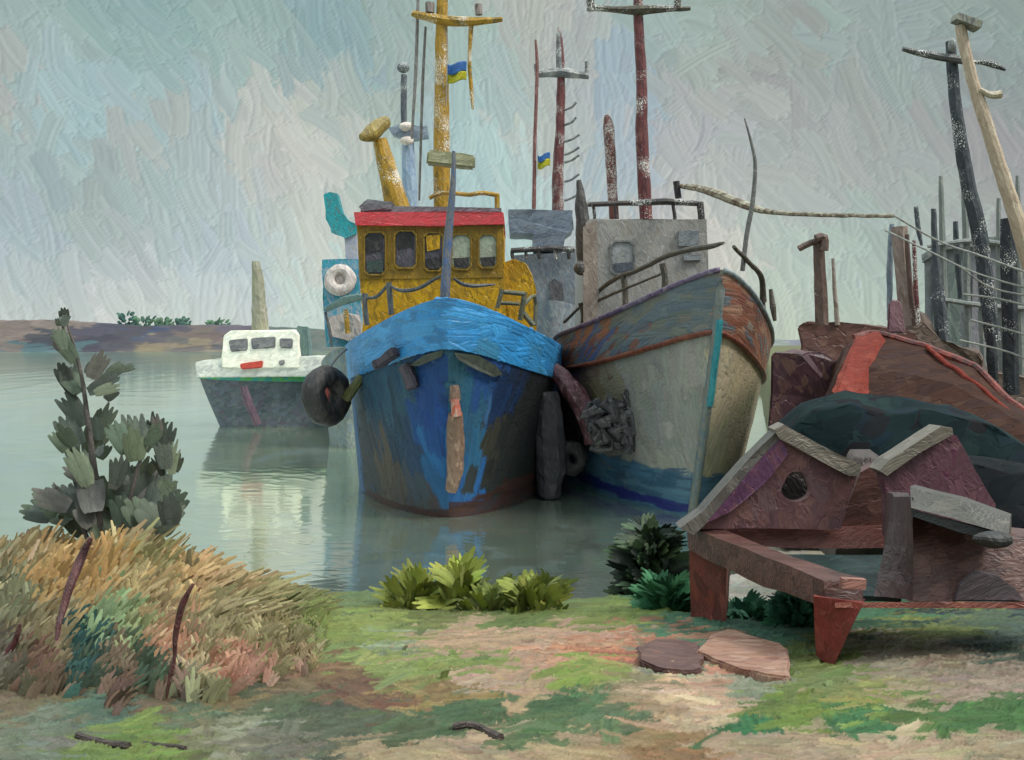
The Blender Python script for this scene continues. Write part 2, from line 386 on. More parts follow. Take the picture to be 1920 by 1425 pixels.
WATER = Ctrl('''100 750 93a59f;60 690 7e979b;300 720 92a6a2;150 850 94a69b;400 900 9aaa9e;450 1000 9dab9e;560 950 a0afa2;640 1000 98aeac;650 1060 94aab0;700 900 93a59b;900 1040 8f9f98;1000 1000 8c9c98;1130 1060 94aaa8;30 760 8aa0a6;250 660 7f999c;350 800 93a5a8;500 860 96a595;300 950 96a59b''')
def build_water():
    pys = np.concatenate([np.linspace(1500, 1200, 12)[:-1], np.linspace(1200, 665, 430), np.array([660, 655, 650, 646, 643.5, 642, 641.2])])
    ys = H * F / (pys - HY); ks = np.concatenate([np.linspace(-4, -.5, 14)[:-1], np.linspace(-.5, .2, 430), np.linspace(.2, 4, 30)[1:]])
    Y = np.repeat(ys[:, None], len(ks), 1); X = ks[None] * Y; Y = Y[::-1]; X = X[::-1]
    cv = Canvas(X, Y, np.array(lin('8c9d96')))
    WATER.C *= np.array([.74, .72, .62])
    n = 2300
    for i in range(n):
        py = 640 + rng.uniform(18, 560); px = rng.uniform(-120, 1420)
        y = H * F / (py - HY); x = (px - HX) / F * y
        L = rng.uniform(18, 52) / F * y; W = rng.uniform(5, 12) * y * y / (H * F)
        c = WATER.pick(px, py, 26, .07)
        # long low swell marks: stretched along x, so paint them in a frame squeezed by W/L
        E = L * 1.3
        r = np.where(abs(cv.Y[:, 0] - y) < W * 1.6)[0]
        if len(r) == 0: continue
        q = np.where((cv.x1 > x - E) & (cv.x0 < x + E))[0]
        if len(q) == 0: continue
        sl = (slice(r[0], r[-1] + 1), slice(q[0], q[-1] + 1))
        u = (cv.X[sl] - x) / L; t = (cv.Y[sl] - y) / W + rng.normal() * .25 * u + rng.normal() * .2 * u * u
        sd = rng.random() * 3000; br = n1(sd + t * 4 + u * .4 + 50) * .6 + n1(sd + 99 + t * 9 + u * .5 + 50) * .4
        a = np.clip(np.minimum((1 - abs(t)) * 4, (.8 + .5 * br - abs(u)) * 8), 0, 1)
        cc = c[None, None] * (1 + .12 * (br - .5)[..., None] * 2)
        cv.col[sl] = cv.col[sl] * (1 - a[..., None]) + cc * a[..., None]
        hh = (.5 + 1.0 * (br - .5) + .6 * np.exp(-((1 - abs(t)) / .25) ** 2)) * min(W, L * .7) * .019
        cv.h[sl] = cv.h[sl] * (1 - a) + a * hh
    m = bpy.data.materials.new('harbour_water'); m.use_nodes = True; N, L_ = m.node_tree.nodes, m.node_tree.links
    N.remove(N['Principled BSDF']); a_ = N.new('ShaderNodeAttribute'); a_.attribute_name = 'Col'
    df = N.new('ShaderNodeBsdfDiffuse'); gl = N.new('ShaderNodeBsdfGlossy'); mx = N.new('ShaderNodeMixShader')
    gl.inputs['Roughness'].default_value = .09; gl.inputs['Color'].default_value = (.89, .935, .83, 1); mx.inputs[0].default_value = .82
    L_.new(a_.outputs['Color'], df.inputs['Color']); L_.new(df.outputs[0], mx.inputs[1]); L_.new(gl.outputs[0], mx.inputs[2]); L_.new(mx.outputs[0], N['Material Output'].inputs[0])
    P = np.stack([X, Y, cv.h], -1)
    tag(grid_mesh('water', P, m, None, cv.col), kind='structure')
build_water()

# ------------------------------------------------------------------ far bank with its trees
def build_far_bank():
    Y0 = 372.
    px = np.linspace(-500, 2400, 520)
    top = np.interp(px, [-500, 0, 60, 130, 240, 330, 420, 470, 560, 640, 760, 1000, 2400], [602, 598, 597, 602, 609, 607, 607, 610, 614, 620, 633, 637, 637])
    top = top + np.array([noise.noise(Vector((p * .05, 0, 0))) * 2.2 for p in px])
    zt = H - (top - HY) / F * Y0
    vs = np.linspace(0, 1, 40)
    X = np.repeat(((px - HX) / F * Y0)[None], 40, 0)
    prof = np.interp(vs, [0, .1, .2, .9, 1], [-.05, .06, .12, .97, 1.0])
    Z = prof[:, None] * zt[None]
    Y = Y0 + np.interp(vs, [0, .12, .9, 1], [0, 5, 14, 22])[:, None] + 0 * X
    fc = Ctrl('''30 610 9a8c86;100 608 a2938c;60 640 5f6168;150 635 63626c;220 630 6b6a72;300 625 72707a;350 620 8f807c;400 625 86808a;330 640 83807f;420 645 6c6d76;160 610 6a6a78;260 612 5e6a86;330 652 a99c86;260 654 a39680;420 653 a59a88;
120 655 6f8d92;40 655 6a858c;470 640 75787a;520 635 7a8480;580 640 7f8c86;620 645 80857f;700 645 8a9290;1000 640 a3aca8;1500 640 a8b0ab''', .44)
    cv = Canvas(X, Z, np.array(lin('6d6d75')) * KV)
    for i in range(1300):
        p = rng.uniform(-480, 1500) if i > 400 else rng.uniform(-100, 700); q = rng.uniform(596, 660)
        x = (p - HX) / F * Y0; z = H - (q - HY) / F * Y0
        cv.dab(x, z, R(rng.normal(0, 6)), rng.uniform(18, 40) / F * Y0, rng.uniform(5, 9) / F * Y0, fc.pick(p, q, 9, .05) * np.array([1.0, .99, 1.0]), amp=.25)
    Y = Y - cv.h
    o = grid_mesh('far_bank', np.stack([X, Y, Z], -1), oil('far_bank', [], sc=(.12, .3, .6), vcol=True, rough=.9, bump=.2, spec=.1), None, cv.col)
    tag(o, kind='structure')
build_far_bank()

# ------------------------------------------------------------------ leaves and blades, each laid as one stroke
class Blades:
    def __init__(s): s.V, s.Fc, s.C = [], [], []
    def add(s, base, d, L, W, n, bend, col, prof=(.55, .95, 1, .85, .35), split=1, ridge=.2):
        base, d, n, bend = (np.asarray(a, float) for a in (base, d, n, bend))
        if split > 1:
            d = d / (np.linalg.norm(d) + 1e-9); sd = np.cross(d, n); sd /= (np.linalg.norm(sd) + 1e-9)
            for k in range(split):
                o = (k + .5) / split - .5; e = 1 - abs(o) * .5 + rnd.uniform(-.14, .1)
                s.add(base + sd * W * o * .75 + n * W * rnd.uniform(-.03, .03), d + sd * o * .25, L * e, W / split * 2.0, n + sd * o * .25, bend + sd * o * .1, np.asarray(col) * (1 + rnd.uniform(-.12, .12)), prof, 1, .07)
            return
        d = d / (np.linalg.norm(d) + 1e-9); side = np.cross(d, n); side /= (np.linalg.norm(side) + 1e-9)
        i0 = len(s.V); m = len(prof)
        for i, w_ in enumerate(prof):
            t = i / (m - 1); p = base + d * L * t + bend * L * t * t
            s.V += [p - side * W * w_ / 2, p + n * W * ridge * w_, p + side * W * w_ / 2]
            j = 1 + rnd.uniform(-.08, .08); s.C += [np.asarray(col) * j * .93, np.asarray(col) * j * 1.06, np.asarray(col) * j]
        for i in range(m - 1):
            a = i0 + i * 3
            s.Fc += [(a, a + 1, a + 4, a + 3), (a + 1, a + 2, a + 5, a + 4)]
    def build(s, name, mat, parent=None):
        me = bpy.data.meshes.new(name); me.from_pydata([tuple(map(float, v)) for v in s.V], [], s.Fc); me.update()
        a = me.color_attributes.new('Col', 'FLOAT_COLOR', 'POINT'); c = np.ones((len(s.V), 4), np.float32); c[:, :3] = np.clip(np.array(s.C), 0, 1)
        a.data.foreach_set('color', c.reshape(-1))
        me.polygons.foreach_set('use_smooth', np.ones(len(me.polygons), bool))
        return link_mesh(name, me, mat, parent)
LEAF = oil('leaf_strokes', [], sc=(28, 28, 9), vcol=True, rough=.55, bump=.5, spec=.3, dist=.012)
def jit(c, j=.1):
    c = np.array(lin(c)) if isinstance(c, str) else np.array(c)
    return np.clip(c * (1 + rng.normal() * j) * (1 + rng.normal(size=3) * j * .3), 0, 1)

# ------------------------------------------------------------------ hulls
def hull_pt(S, q, v):
    """q: signed -1..1 (0 at the stem), v: height fraction 0 at keel, 1 at the rail; local x forward, y to the left, z up"""
    qa = abs(q); s = 1 if q >= 0 else -1
    a0 = S['rake'] * (1 - v) ** S.get('rp', 1.3)
    a = a0 + (S['L'] - a0) * qa ** 1.8
    La = S['Lw'] + (S['Ls'] - S['Lw']) * v; B = S['Bw'] + (S['Bs'] - S['Bw']) * v ** 1.2
    if v < .12: B *= .75 + .25 * v / .12
    n = S.get('n', 1.6); e = min(max((a - a0) / La, 0), 1)
    b = B * (1 - (1 - e) ** n) ** (1 / n)
    t = max(0, (a - S['L'] * .72) / (S['L'] * .28)); b *= 1 - .25 * t * t
    zs = S['zs'](a); z = S['zk'] + (zs - S['zk']) * v
    return Vector((-a, s * b, z))
def hull_mat(origin, heading):
    """heading: direction of the bow, degrees clockwise from towards the camera"""
    return Matrix.Translation(origin) @ Matrix.Rotation(R(-90 + heading), 4, 'Z')
def hull_grid(S, M, v0, v1, nq, nv, off=0.):
    qs = np.linspace(-1, 1, nq); P = np.zeros((nv, nq, 3)); Lc = np.zeros((nv, nq)); Zc = np.zeros((nv, nq))
    for j in range(nv):
        v = v0 + (v1 - v0) * j / (nv - 1)
        for i, q in enumerate(qs):
            p = hull_pt(S, q, v)
            if off:
                g = Vector((p.x, p.y, 0)) - Vector((-S['Ls'], 0, 0)); g.normalize(); p = p + g * off
            Lc[j, i] = (1 if q >= 0 else -1) * math.hypot(p.x + S['rake'] * 0, p.y); Zc[j, i] = p.z
            P[j, i] = M @ p
    return P, Lc, Zc
def normals(P):
    du = np.gradient(P, axis=1); dv = np.gradient(P, axis=0); n = np.cross(du, dv); return n / (np.linalg.norm(n, axis=-1, keepdims=True) + 1e-9)
def solid(o, t, off=-1):
    m = o.modifiers.new('thickness', 'SOLIDIFY'); m.thickness = t; m.offset = off; return o
def deck(S, M, vz, dz, nm, mat, parent):
    P = np.zeros((9, 60, 3))
    for i in range(60):
        q = (i / 59) ** 1.0
        p = hull_pt(S, max(q, .02), vz)
        for j in range(9): P[j, i] = M @ Vector((p.x - .02, p.y * .985 * (j / 4 - 1), p.z + dz))
    return grid_mesh(nm, P, mat, parent, smooth=False)
def transom(S, M, mat, parent):
    pts = [M @ hull_pt(S, -1, v) for v in np.linspace(0, 1, 8)] + [M @ hull_pt(S, 1, v) for v in np.linspace(1, 0, 8)]
    b = MB(); b.prism(pts, (M.to_3x3() @ Vector((.06, 0, 0)))); return b.build('transom', mat, parent)
def bez(pts, n):
    """points along a smooth line through pts"""
    pts = [Vector(p) for p in pts]; out = []
    for i in range(len(pts) - 1):
        p0, p1, p2, p3 = pts[max(i - 1, 0)], pts[i], pts[i + 1], pts[min(i + 2, len(pts) - 1)]
        for j in range(n):
            t = j / n
            out.append(.5 * (2 * p1 + (p2 - p0) * t + (2 * p0 - 5 * p1 + 4 * p2 - p3) * t * t + (3 * p1 - p0 - 3 * p2 + p3) * t ** 3))
    return out + [pts[-1]]
def ptube(mb, px, Y, r, n=4, seg=8):
    """tube through picture points at depth Y (a number, or one per point)"""
    if isinstance(Y, (int, float)): Y = [Y] * len(px)
    pts = bez([at(a, b, y) for (a, b), y in zip(px, Y)], n)
    if isinstance(r, (list, tuple)): r = list(np.interp(np.linspace(0, 1, len(pts)), np.linspace(0, 1, len(r)), r))
    mb.tube(pts, r, seg); return mb

# pigments
YEL = oil('yellow_paint', ['8a6a10', 'a67c0e', 'b98d08', 'c2960c', '9a7414', 'b08412'], rough=.4)
YELD = oil('ochre_paint', ['7d6420', 'a07a1c', 'b08826', '94701a', 'a88228'], fleck=.9)
REDB = oil('red_band', ['b83a40', 'c8434a', 'b5484a', 'cc3c44'], sc=(3, 9, 9))
DARK = oil('dark_window', ['1d1c1c', '2a282c', '3b3640', '4a4450', '2b3330'])
PALEW = oil('pale_window', ['8c9180', '98a08c', 'a5a996', '8a8a78'])
MAUVE = oil('mauve_glass', ['4a4550', '5d5560', '3a363e', '4c4a50'])
DKPOST = oil('slate_post', ['4a4e54', '5b5a5c', '3f444c', '525c58'], sc=(14, 14, 3))
BLACK = oil('black_rubber', ['1a1a1a', '2a2828', '222224', '33302e', '3a3634'], rough=.55)
BLKRAIL = oil('black_rail', ['2c2826', '3a3230', '453c38', '26262a'], sc=(9, 9, 9), fleck=.6)
MAROON = oil('maroon_mast', ['5a2a2a', '6a3434', '4c2428', '73403a'], sc=(12, 12, 2.5), fleck=1.0)
TURQ = oil('turquoise_paint', ['1f8890', '2796a0', '2a7f88', '3a9ca6'])
DECK = oil('grey_deck', ['6a6a66', '757570', '5c5f60'], sc=(3, 3, 9))

# ------------------------------------------------------------------ blue tug
TUG_O = Vector((-1.27, 21.7, 0))
TM = hull_mat(TUG_O, 1.5)
TS = dict(rake=.85, rp=1.2, L=12.5, Lw=6.2, Ls=5.2, Bw=2.45, Bs=2.6, n=1.62, zk=-.7, zs=lambda a: 3.28 + 1.18 * math.exp(-a / 2.7))
tug = thing('tug', 'broad blue tug with a yellow wheelhouse and red roof band, moored bow-on', 'boat', (TUG_O.x, TUG_O.y + 6, 0))
VB = .81
def paint_tug():
    P, X, Z = hull_grid(TS, TM, 0, VB, 460, 240)
    cv = Canvas(X, Z, np.array(lin('2c4f74')) * KV)
    # patches of paint and wear, plus shade painted dark grey on the right side, placed by distance from the stem and height
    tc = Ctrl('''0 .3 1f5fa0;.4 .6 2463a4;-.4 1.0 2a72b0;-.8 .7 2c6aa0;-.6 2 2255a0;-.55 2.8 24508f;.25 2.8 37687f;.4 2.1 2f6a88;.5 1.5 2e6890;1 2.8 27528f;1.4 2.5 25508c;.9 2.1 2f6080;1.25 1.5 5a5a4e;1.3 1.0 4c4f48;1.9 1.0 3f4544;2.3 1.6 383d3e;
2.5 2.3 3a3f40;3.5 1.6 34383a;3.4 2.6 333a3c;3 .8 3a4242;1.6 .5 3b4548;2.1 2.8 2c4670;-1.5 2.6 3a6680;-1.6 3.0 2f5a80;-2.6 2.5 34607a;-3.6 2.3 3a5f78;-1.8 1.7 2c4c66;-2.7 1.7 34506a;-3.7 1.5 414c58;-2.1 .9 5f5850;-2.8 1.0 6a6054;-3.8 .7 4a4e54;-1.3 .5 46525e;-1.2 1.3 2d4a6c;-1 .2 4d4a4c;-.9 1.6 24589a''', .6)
    tc.C *= .85; tc.C[tc.P[:, 0] > 1.2] *= .42; tc.C[tc.P[:, 0] < -1.3] *= .85  # right-hand pigments darkened: that side's shade is put into the hull colour
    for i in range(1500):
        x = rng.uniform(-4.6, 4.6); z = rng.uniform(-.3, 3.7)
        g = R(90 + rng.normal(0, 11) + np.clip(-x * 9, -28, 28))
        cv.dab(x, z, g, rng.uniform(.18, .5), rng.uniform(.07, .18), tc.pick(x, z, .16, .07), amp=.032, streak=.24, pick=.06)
    bt = [lin(c) for c in ('2c1712', '38201a', '301c1c', '2a2228')]
    for i in range(330):
        x = rng.uniform(-4.6, 4.6); z = rng.uniform(-.5, .14 + .17 * max(0, x))
        cv.dab(x, z, R(rng.normal(0, 7)), rng.uniform(.2, .5), rng.uniform(.04, .08), np.array(bt[rng.integers(4)]) * KV, amp=.02)
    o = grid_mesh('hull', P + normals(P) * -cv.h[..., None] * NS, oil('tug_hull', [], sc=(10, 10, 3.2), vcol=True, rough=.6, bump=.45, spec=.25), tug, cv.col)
    P, X, Z = hull_grid(TS, TM, VB, 1, 460, 90, .05)
    cv = Canvas(X, Z, np.array(lin('2f7aae')) * KV)
    pal = [lin(c) for c in ('2f7db4', '3a8cc6', '3585bc', '2a72a6', '3f93cc', '3b7fa6', '2f86c4')]
    for i in range(700):
        x = rng.uniform(-5, 5); z = rng.uniform(2.4, 4.6)
        g = R(rng.normal(0, 12) + np.clip(-x * 8, -26, 26))
        cv.dab(x, z, g, rng.uniform(.22, .5), rng.uniform(.1, .22), np.array(pal[rng.integers(7)]) * .84 * (1 + rng.normal() * .07), amp=.03, streak=.14)
    o = grid_mesh('bulwark', P + normals(P) * -cv.h[..., None] * NS, oil('tug_bulwark', [], sc=(4, 9, 9), vcol=True, rough=.4, bump=.35, spec=.5), tug, cv.col)
    solid(o, .09)
NS = 1.0
paint_tug()
deck(TS, TM, VB, .0, 'deck', DECK, tug)
transom(TS, TM, oil('tug_stern', ['22507e', '2a5b86', '34393c']), tug)
# wheelhouse
YW = 26.0
def px_prism(mb, pts, Y, depth, turn=0.):
    q = [at(a, b, Y) for a, b in pts]; xm = sum(p.x for p in q) / len(q)
    return mb.prism(q, (turn * xm / Y * depth, depth, 0))
b = MB(); px_prism(b, [(668, 418), (944, 418), (948, 600), (952, 690), (672, 690), (680, 600)], YW, 3.2)
wh = b.build('wheelhouse', YEL, tug, sub=3, wob=.03)
b = MB(); px_prism(b, [(664, 397), (943, 397), (946, 420), (800, 424), (666, 421)], YW - .18, 3.5)
rf = b.build('roof_band', REDB, wh, sub=4, wob=.025)
b = MB(); px_prism(b, [(669, 419), (943, 419), (944, 520), (674, 524)], YW - .035, .06); b.build('window_belt', oil('belt_ochre', ['86661c', '94721e', '7a5e20', '9c7a1c', '8c6a16'], rough=.4), wh, sub=3, wob=.01)
YW -= .04
b = MB(); px_prism(b, [(676, 385), (940, 390), (940, 397), (676, 397)], YW + .1, 2.9); b.build('roof', oil('grey_roof', ['5c5c64', '6d6d74', '7c8288'], sc=(3, 9, 9)), wh, sub=2, wob=.02)
b = MB(); px_prism(b, [(672, 388), (690, 373), (735, 378), (735, 392), (680, 396)], YW + .05, 1.0); b.build('roof_locker', oil('roof_locker', ['55555c', '66666c', '74747a'], sc=(3, 9, 9)), tug, sub=2, wob=.03)
def window(x0, y0, x1, y1, Y, parent, frame, pane, low=None, up=None, lean=0):
    def rr(i, cy0, cy1):
        c = 7
        return [(x0 + i, cy0 + i + c), (x0 + i + c, cy0 + i), (x1 - i - c + lean, cy0 + i), (x1 - i + lean, cy0 + i + c), (x1 - i, cy1 - i - c), (x1 - i - c, cy1 - i), (x0 + i + c, cy1 - i), (x0 + i, cy1 - i - c)]
    o_, i_ = rr(-2.5, y0, y1), rr(.5, y0, y1)
    b = MB(); b.loft([[at(a, c, Y) for a, c in o_], [at(a, c, Y - .06) for a, c in o_], [at(a, c, Y - .06) for a, c in i_], [at(a, c, Y - .012) for a, c in i_]], cap=False)
    w_ = b.build('window', frame, parent, wob=.012)
    b = MB(); px_prism(b, rr(1, y0, y1), Y - .02, .015); b.build('pane', pane, w_)
    if up: b = MB(); px_prism(b, [(x0 + 3, y0 + 5), (x1 - 4 + lean, y0 + 2), (x1 - 6, y0 + (y1 - y0) * .42), (x0 + 5, y0 + (y1 - y0) * .5)], Y - .04, .018); b.build('blind', up, w_, sub=2, wob=.02)
    if low: b = MB(); px_prism(b, [(x0 + 3, y1 - (y1 - y0) * .3), (x1 - 3, y1 - (y1 - y0) * .34), (x1 - 4, y1 - 4), (x0 + 5, y1 - 3)], Y - .04, .018); b.build('lower_pane', low, w_, sub=2, wob=.02)
GRN = oil('dark_green_glass', ['33403c', '3c4a45', '2c3634'])
FRY = oil('window_frame_ochre', ['6e5716', '7d6218', '8c6d1a'])
window(684, 436, 722, 514, YW, wh, FRY, MAUVE, GRN, BLACK)
window(741, 434, 780, 502, YW, wh, FRY, MAUVE, None, BLACK)
window(796, 437, 830, 506, YW, wh, FRY, MAUVE, BLACK, YEL)
window(847, 440, 882, 504, YW, wh, FRY, PALEW, BLACK)
window(898, 440, 931, 501, YW, wh, FRY, PALEW, BLACK)
YW += .04
# rounded engine casing beside the wheelhouse
b = MB(); b.loft([[at(a, c, y) for a, c in [(945, 640), (945, 492), (965, 486), (985, 494), (998, 515), (1005, 545), (1006, 640)]] for y in (26.3, 26.35, 28.5)])
b.build('engine_casing', YEL, tug, sub=2, wob=.03)
# cowl vent
b = MB(); ptube(b, [(748, 400), (730, 330), (712, 262)], 26.8, [.33, .24, .17], 6, 14); cw = b.build('cowl_vent', YELD, tug, wob=.02)
b = MB(); ptube(b, [(724, 228), (712, 236), (694, 252), (676, 256)], [27, 26.8, 26.5, 26.3], [.14, .2, .2, .08], 4, 14); b.build('cowl', oil('cowl_ochre', ['7d6a30', '8c7638', '6d5c28', '94803c']), cw, wob=.03)
# mast, crosstree, lamps
YM = 27.0
b = MB(); ptube(b, [(829, 420), (828, 300), (828, 180), (828, 60), (830, -60)], YM, [.20, .21, .18, .15, .13], 5, 10); mast = b.build('mast', YELD, tug, wob=.015)
b = MB(); ptube(b, [(772, 25), (820, 36), (880, 41), (942, 36)], YM - .1, [.07, .13, .12, .06], 5); b.build('crosstree', YELD, mast, wob=.02)
b = MB(); ptube(b, [(884, 45), (880, 110), (884, 170), (886, 205)], YM - .05, [.06, .045, .05, .03], 5); b.build('halyard_spar', YELD, mast, wob=.015)
for p_, r_ in (([(806, 5), (806, 24)], .11), ([(897, 8), (898, 28)], .09)):
    b = MB(); ptube(b, p_, YM - .1, r_, 3, 10); b.build('mast_lamp', oil('lamp_grey', ['7a706c', '8c827c', '665c58']), mast, wob=.01)
b = MB(); ptube(b, [(784, -20), (780, 120), (772, 260)], YM + .1, [.035, .045, .03], 6); b.build('stay', oil('stay_grey', ['6d6866', '7d7876', '8a8886']), mast)
b = MB(); ptube(b, [(798, 50), (792, 170), (786, 376)], YM + .2, [.03, .04, .025], 6); b.build('stay', MATS['stay_grey'], mast)
b = MB(); b.box(at(846, 300, 25.9), (1.16, .3, .33), ry=R(6)); b.build('radar_scanner', oil('radar_khaki', ['8c8a68', '9a9674', '7d7d62', 'a5a284'], sc=(3, 9, 9)), tug, sub=3, wob=.03, bev=.05)
b = MB(); ptube(b, [(880, 365), (905, 362), (936, 366)], 26.3, .055, 4); ptube(b, [(932, 364), (932, 400)], 26.3, .06, 4); ptube(b, [(805, 372), (829, 362), (880, 365)], 26.3, .05, 4); b.build('roof_rail', YELD, tug, wob=.01)
# jackstaff at the bow and the stanchions with their slack chain
b = MB(); ptube(b, [(834, 566), (840, 450), (849, 350), (851, 283)], 22.3, [.10, .09, .06, .035], 6, 10); b.build('jackstaff', oil('jackstaff_blue', ['4a5a74', '5d5f66', '6a6a6a', '3c5a8c'], sc=(14, 14, 2.5)), tug, wob=.01)
for pts, y, r in (([(729, 530), (734, 590)], 23.4, .06), ([(683, 550), (688, 610)], 24.2, .055)):
    b = MB(); ptube(b, pts, y, r, 4); b.build('stanchion', DKPOST, tug, wob=.012)
CH = oil('slack_chain', ['3f4248', '4a4c50', '555a5a'], sc=(9, 9, 9))
for pts, ys in (([(729, 535), (752, 545), (785, 540), (812, 525), (830, 515)], [23.4, 23.2, 22.9, 22.6, 22.4]), ([(851, 522), (868, 533), (895, 536), (928, 533)], [22.4, 22.7, 23, 23.3]), ([(686, 560), (705, 556), (718, 545), (728, 533)], [24.2, 24, 23.7, 23.4])):
    b = MB(); ptube(b, pts, ys, [.02, .04, .045, .04, .02], 5, 6); b.build('chain', CH, tug, wob=.01)
b = MB(); ptube(b, [(612, 580), (650, 562), (686, 556)], [26, 25, 24.2], [.06, .1, .07], 5); b.build('rail', oil('rail_green', ['4a6660', '577470', '3f5650'], sc=(4, 9, 9)), tug, wob=.015)
b = MB(); ptube(b, [(610, 585), (618, 620), (622, 650)], 26, [.03, .04, .03], 4); b.build('stanchion', DKPOST, tug)
b = MB(); ptube(b, [(648, 580), (652, 625)], 25, .06, 3); b.build('stanchion', YELD, tug)
# bow ladder of grey bars on the right
b = MB()
ptube(b, [(941, 542), (932, 578)], 23.8, .05, 3); ptube(b, [(984, 548), (976, 600)], 24.2, .06, 3); ptube(b, [(938, 547), (984, 551)], 24, .05, 3); ptube(b, [(938, 568), (974, 570)], 24, .045, 3); ptube(b, [(976, 580), (1000, 610)], 24.3, .06, 3); ptube(b, [(980, 574), (1003, 555), (1003, 610)], [24.2, 25, 25], .045, 3)
b.build('boarding_ladder', oil('ladder_slate', ['5a5a40', '4d5048', '66624a'], sc=(12, 12, 4)), tug, wob=.012)
# stem fender, hawse opening and anchor, fairlead
b = MB(); ptube(b, [(851, 722), (853, 752)], 21.82, [.09, .12], 4, 10); ptube(b, [(853, 775), (854, 830), (852, 880), (845, 922)], [21.82, 22.0, 22.1, 22.18], [.15, .18, .17, .11], 5, 10)
sf = b.build('stem_fender', oil('stem_timber', ['6a5244', '7a6050', '5c463a', '8c7260'], sc=(14, 14, 3)), tug, wob=.03)
b = MB(); ptube(b, [(852, 748), (856, 780)], 21.75, [.08, .11], 3, 8); b.build('rope_lashing', oil('red_lashing', ['b0503c', '9a5a4c', 'a88a78']), sf, wob=.02)
def on_hull(q, v): return TM @ hull_pt(TS, q, v)
b = MB(); b.box(Vector(at(723, 672, 22.55)), (.62, .22, .2), ry=R(-28), rz=R(-30)); b.box(Vector(at(768, 706, 22.25)), (.24, .26, .52), ry=R(-22), rz=R(-20)); b.build('anchor', oil('anchor_purple', ['38323c', '443c46', '2e2a32']), tug, sub=2, wob=.04, bev=.03)
def patch(name, qv, mat, off=.02, n=10):
    """a raised plate on the hull skin; qv: corner pairs of q and v"""
    rr = []
    for o in (-.03, off):
        ring = []
        for q, v in qv:
            p = hull_pt(TS, q, v); g = Vector((p.x + TS['Ls'], p.y, 0)).normalized(); ring.append(TM @ (p + g * o))
        rr.append(ring)
    return MB().loft(rr).build(name, mat, tug, sub=2)
OLV = oil('scupper_olive', ['34382f', '3c4238', '2e322c'])
patch('scupper_plate', [(.03, .80), (.13, .805), (.2, .785), (.23, .755), (.19, .735), (.12, .75), (.05, .775)], OLV, .12)
patch('scupper_plate', [(-.025, .81), (-.11, .80), (-.17, .775), (-.13, .765), (-.03, .785)], OLV, .12)
b = MB(); ptube(b, [(682, 702), (664, 726), (648, 748)], [24.6, 24.6, 24.7], .11, 3, 8); b.build('fairlead', oil('olive_fairlead', ['34381c', '42461f', '4c4c28']), tug, wob=.02)

# flags
FB, FY = oil('flag_blue', ['28589a', '305f9c', '2c64a4'], sc=(4, 9, 9)), oil('flag_yellow', ['a5a018', 'b4ae20', '98921c'], sc=(4, 9, 9))
def flag(px, label, Y, rope):
    x0, y0, x1, ym, y1 = px
    c = at((x0 + x1) / 2, y1, Y); t = thing('flag', label, 'flag', c, 'two blue and yellow flags')
    for nm, a, b_, m in (('blue_stripe', y0, ym, FB), ('yellow_stripe', ym, y1, FY)):
        P = np.zeros((7, 16, 3))
        for j in range(7):
            for i in range(16):
                u, v = i / 15, j / 6
                p = at(x0 + (x1 - x0) * u, a + (b_ - a) * v + 4 * math.sin(u * 5 + .5), Y + .09 * math.sin(u * 7 + v)); P[j, i] = p
        solid(grid_mesh(nm, P, m, t), .02)
    b = MB(); ptube(b, rope, Y, .012, 3, 6); b.build('hoist_rope', oil('hoist_rope', ['8a8884', '9a9894']), t)
flag((838, 118, 874, 137, 153), 'larger blue and yellow flag flying beside the yellow mast of the tug', YM - .3, [(838, 60), (838, 150), (836, 200)])

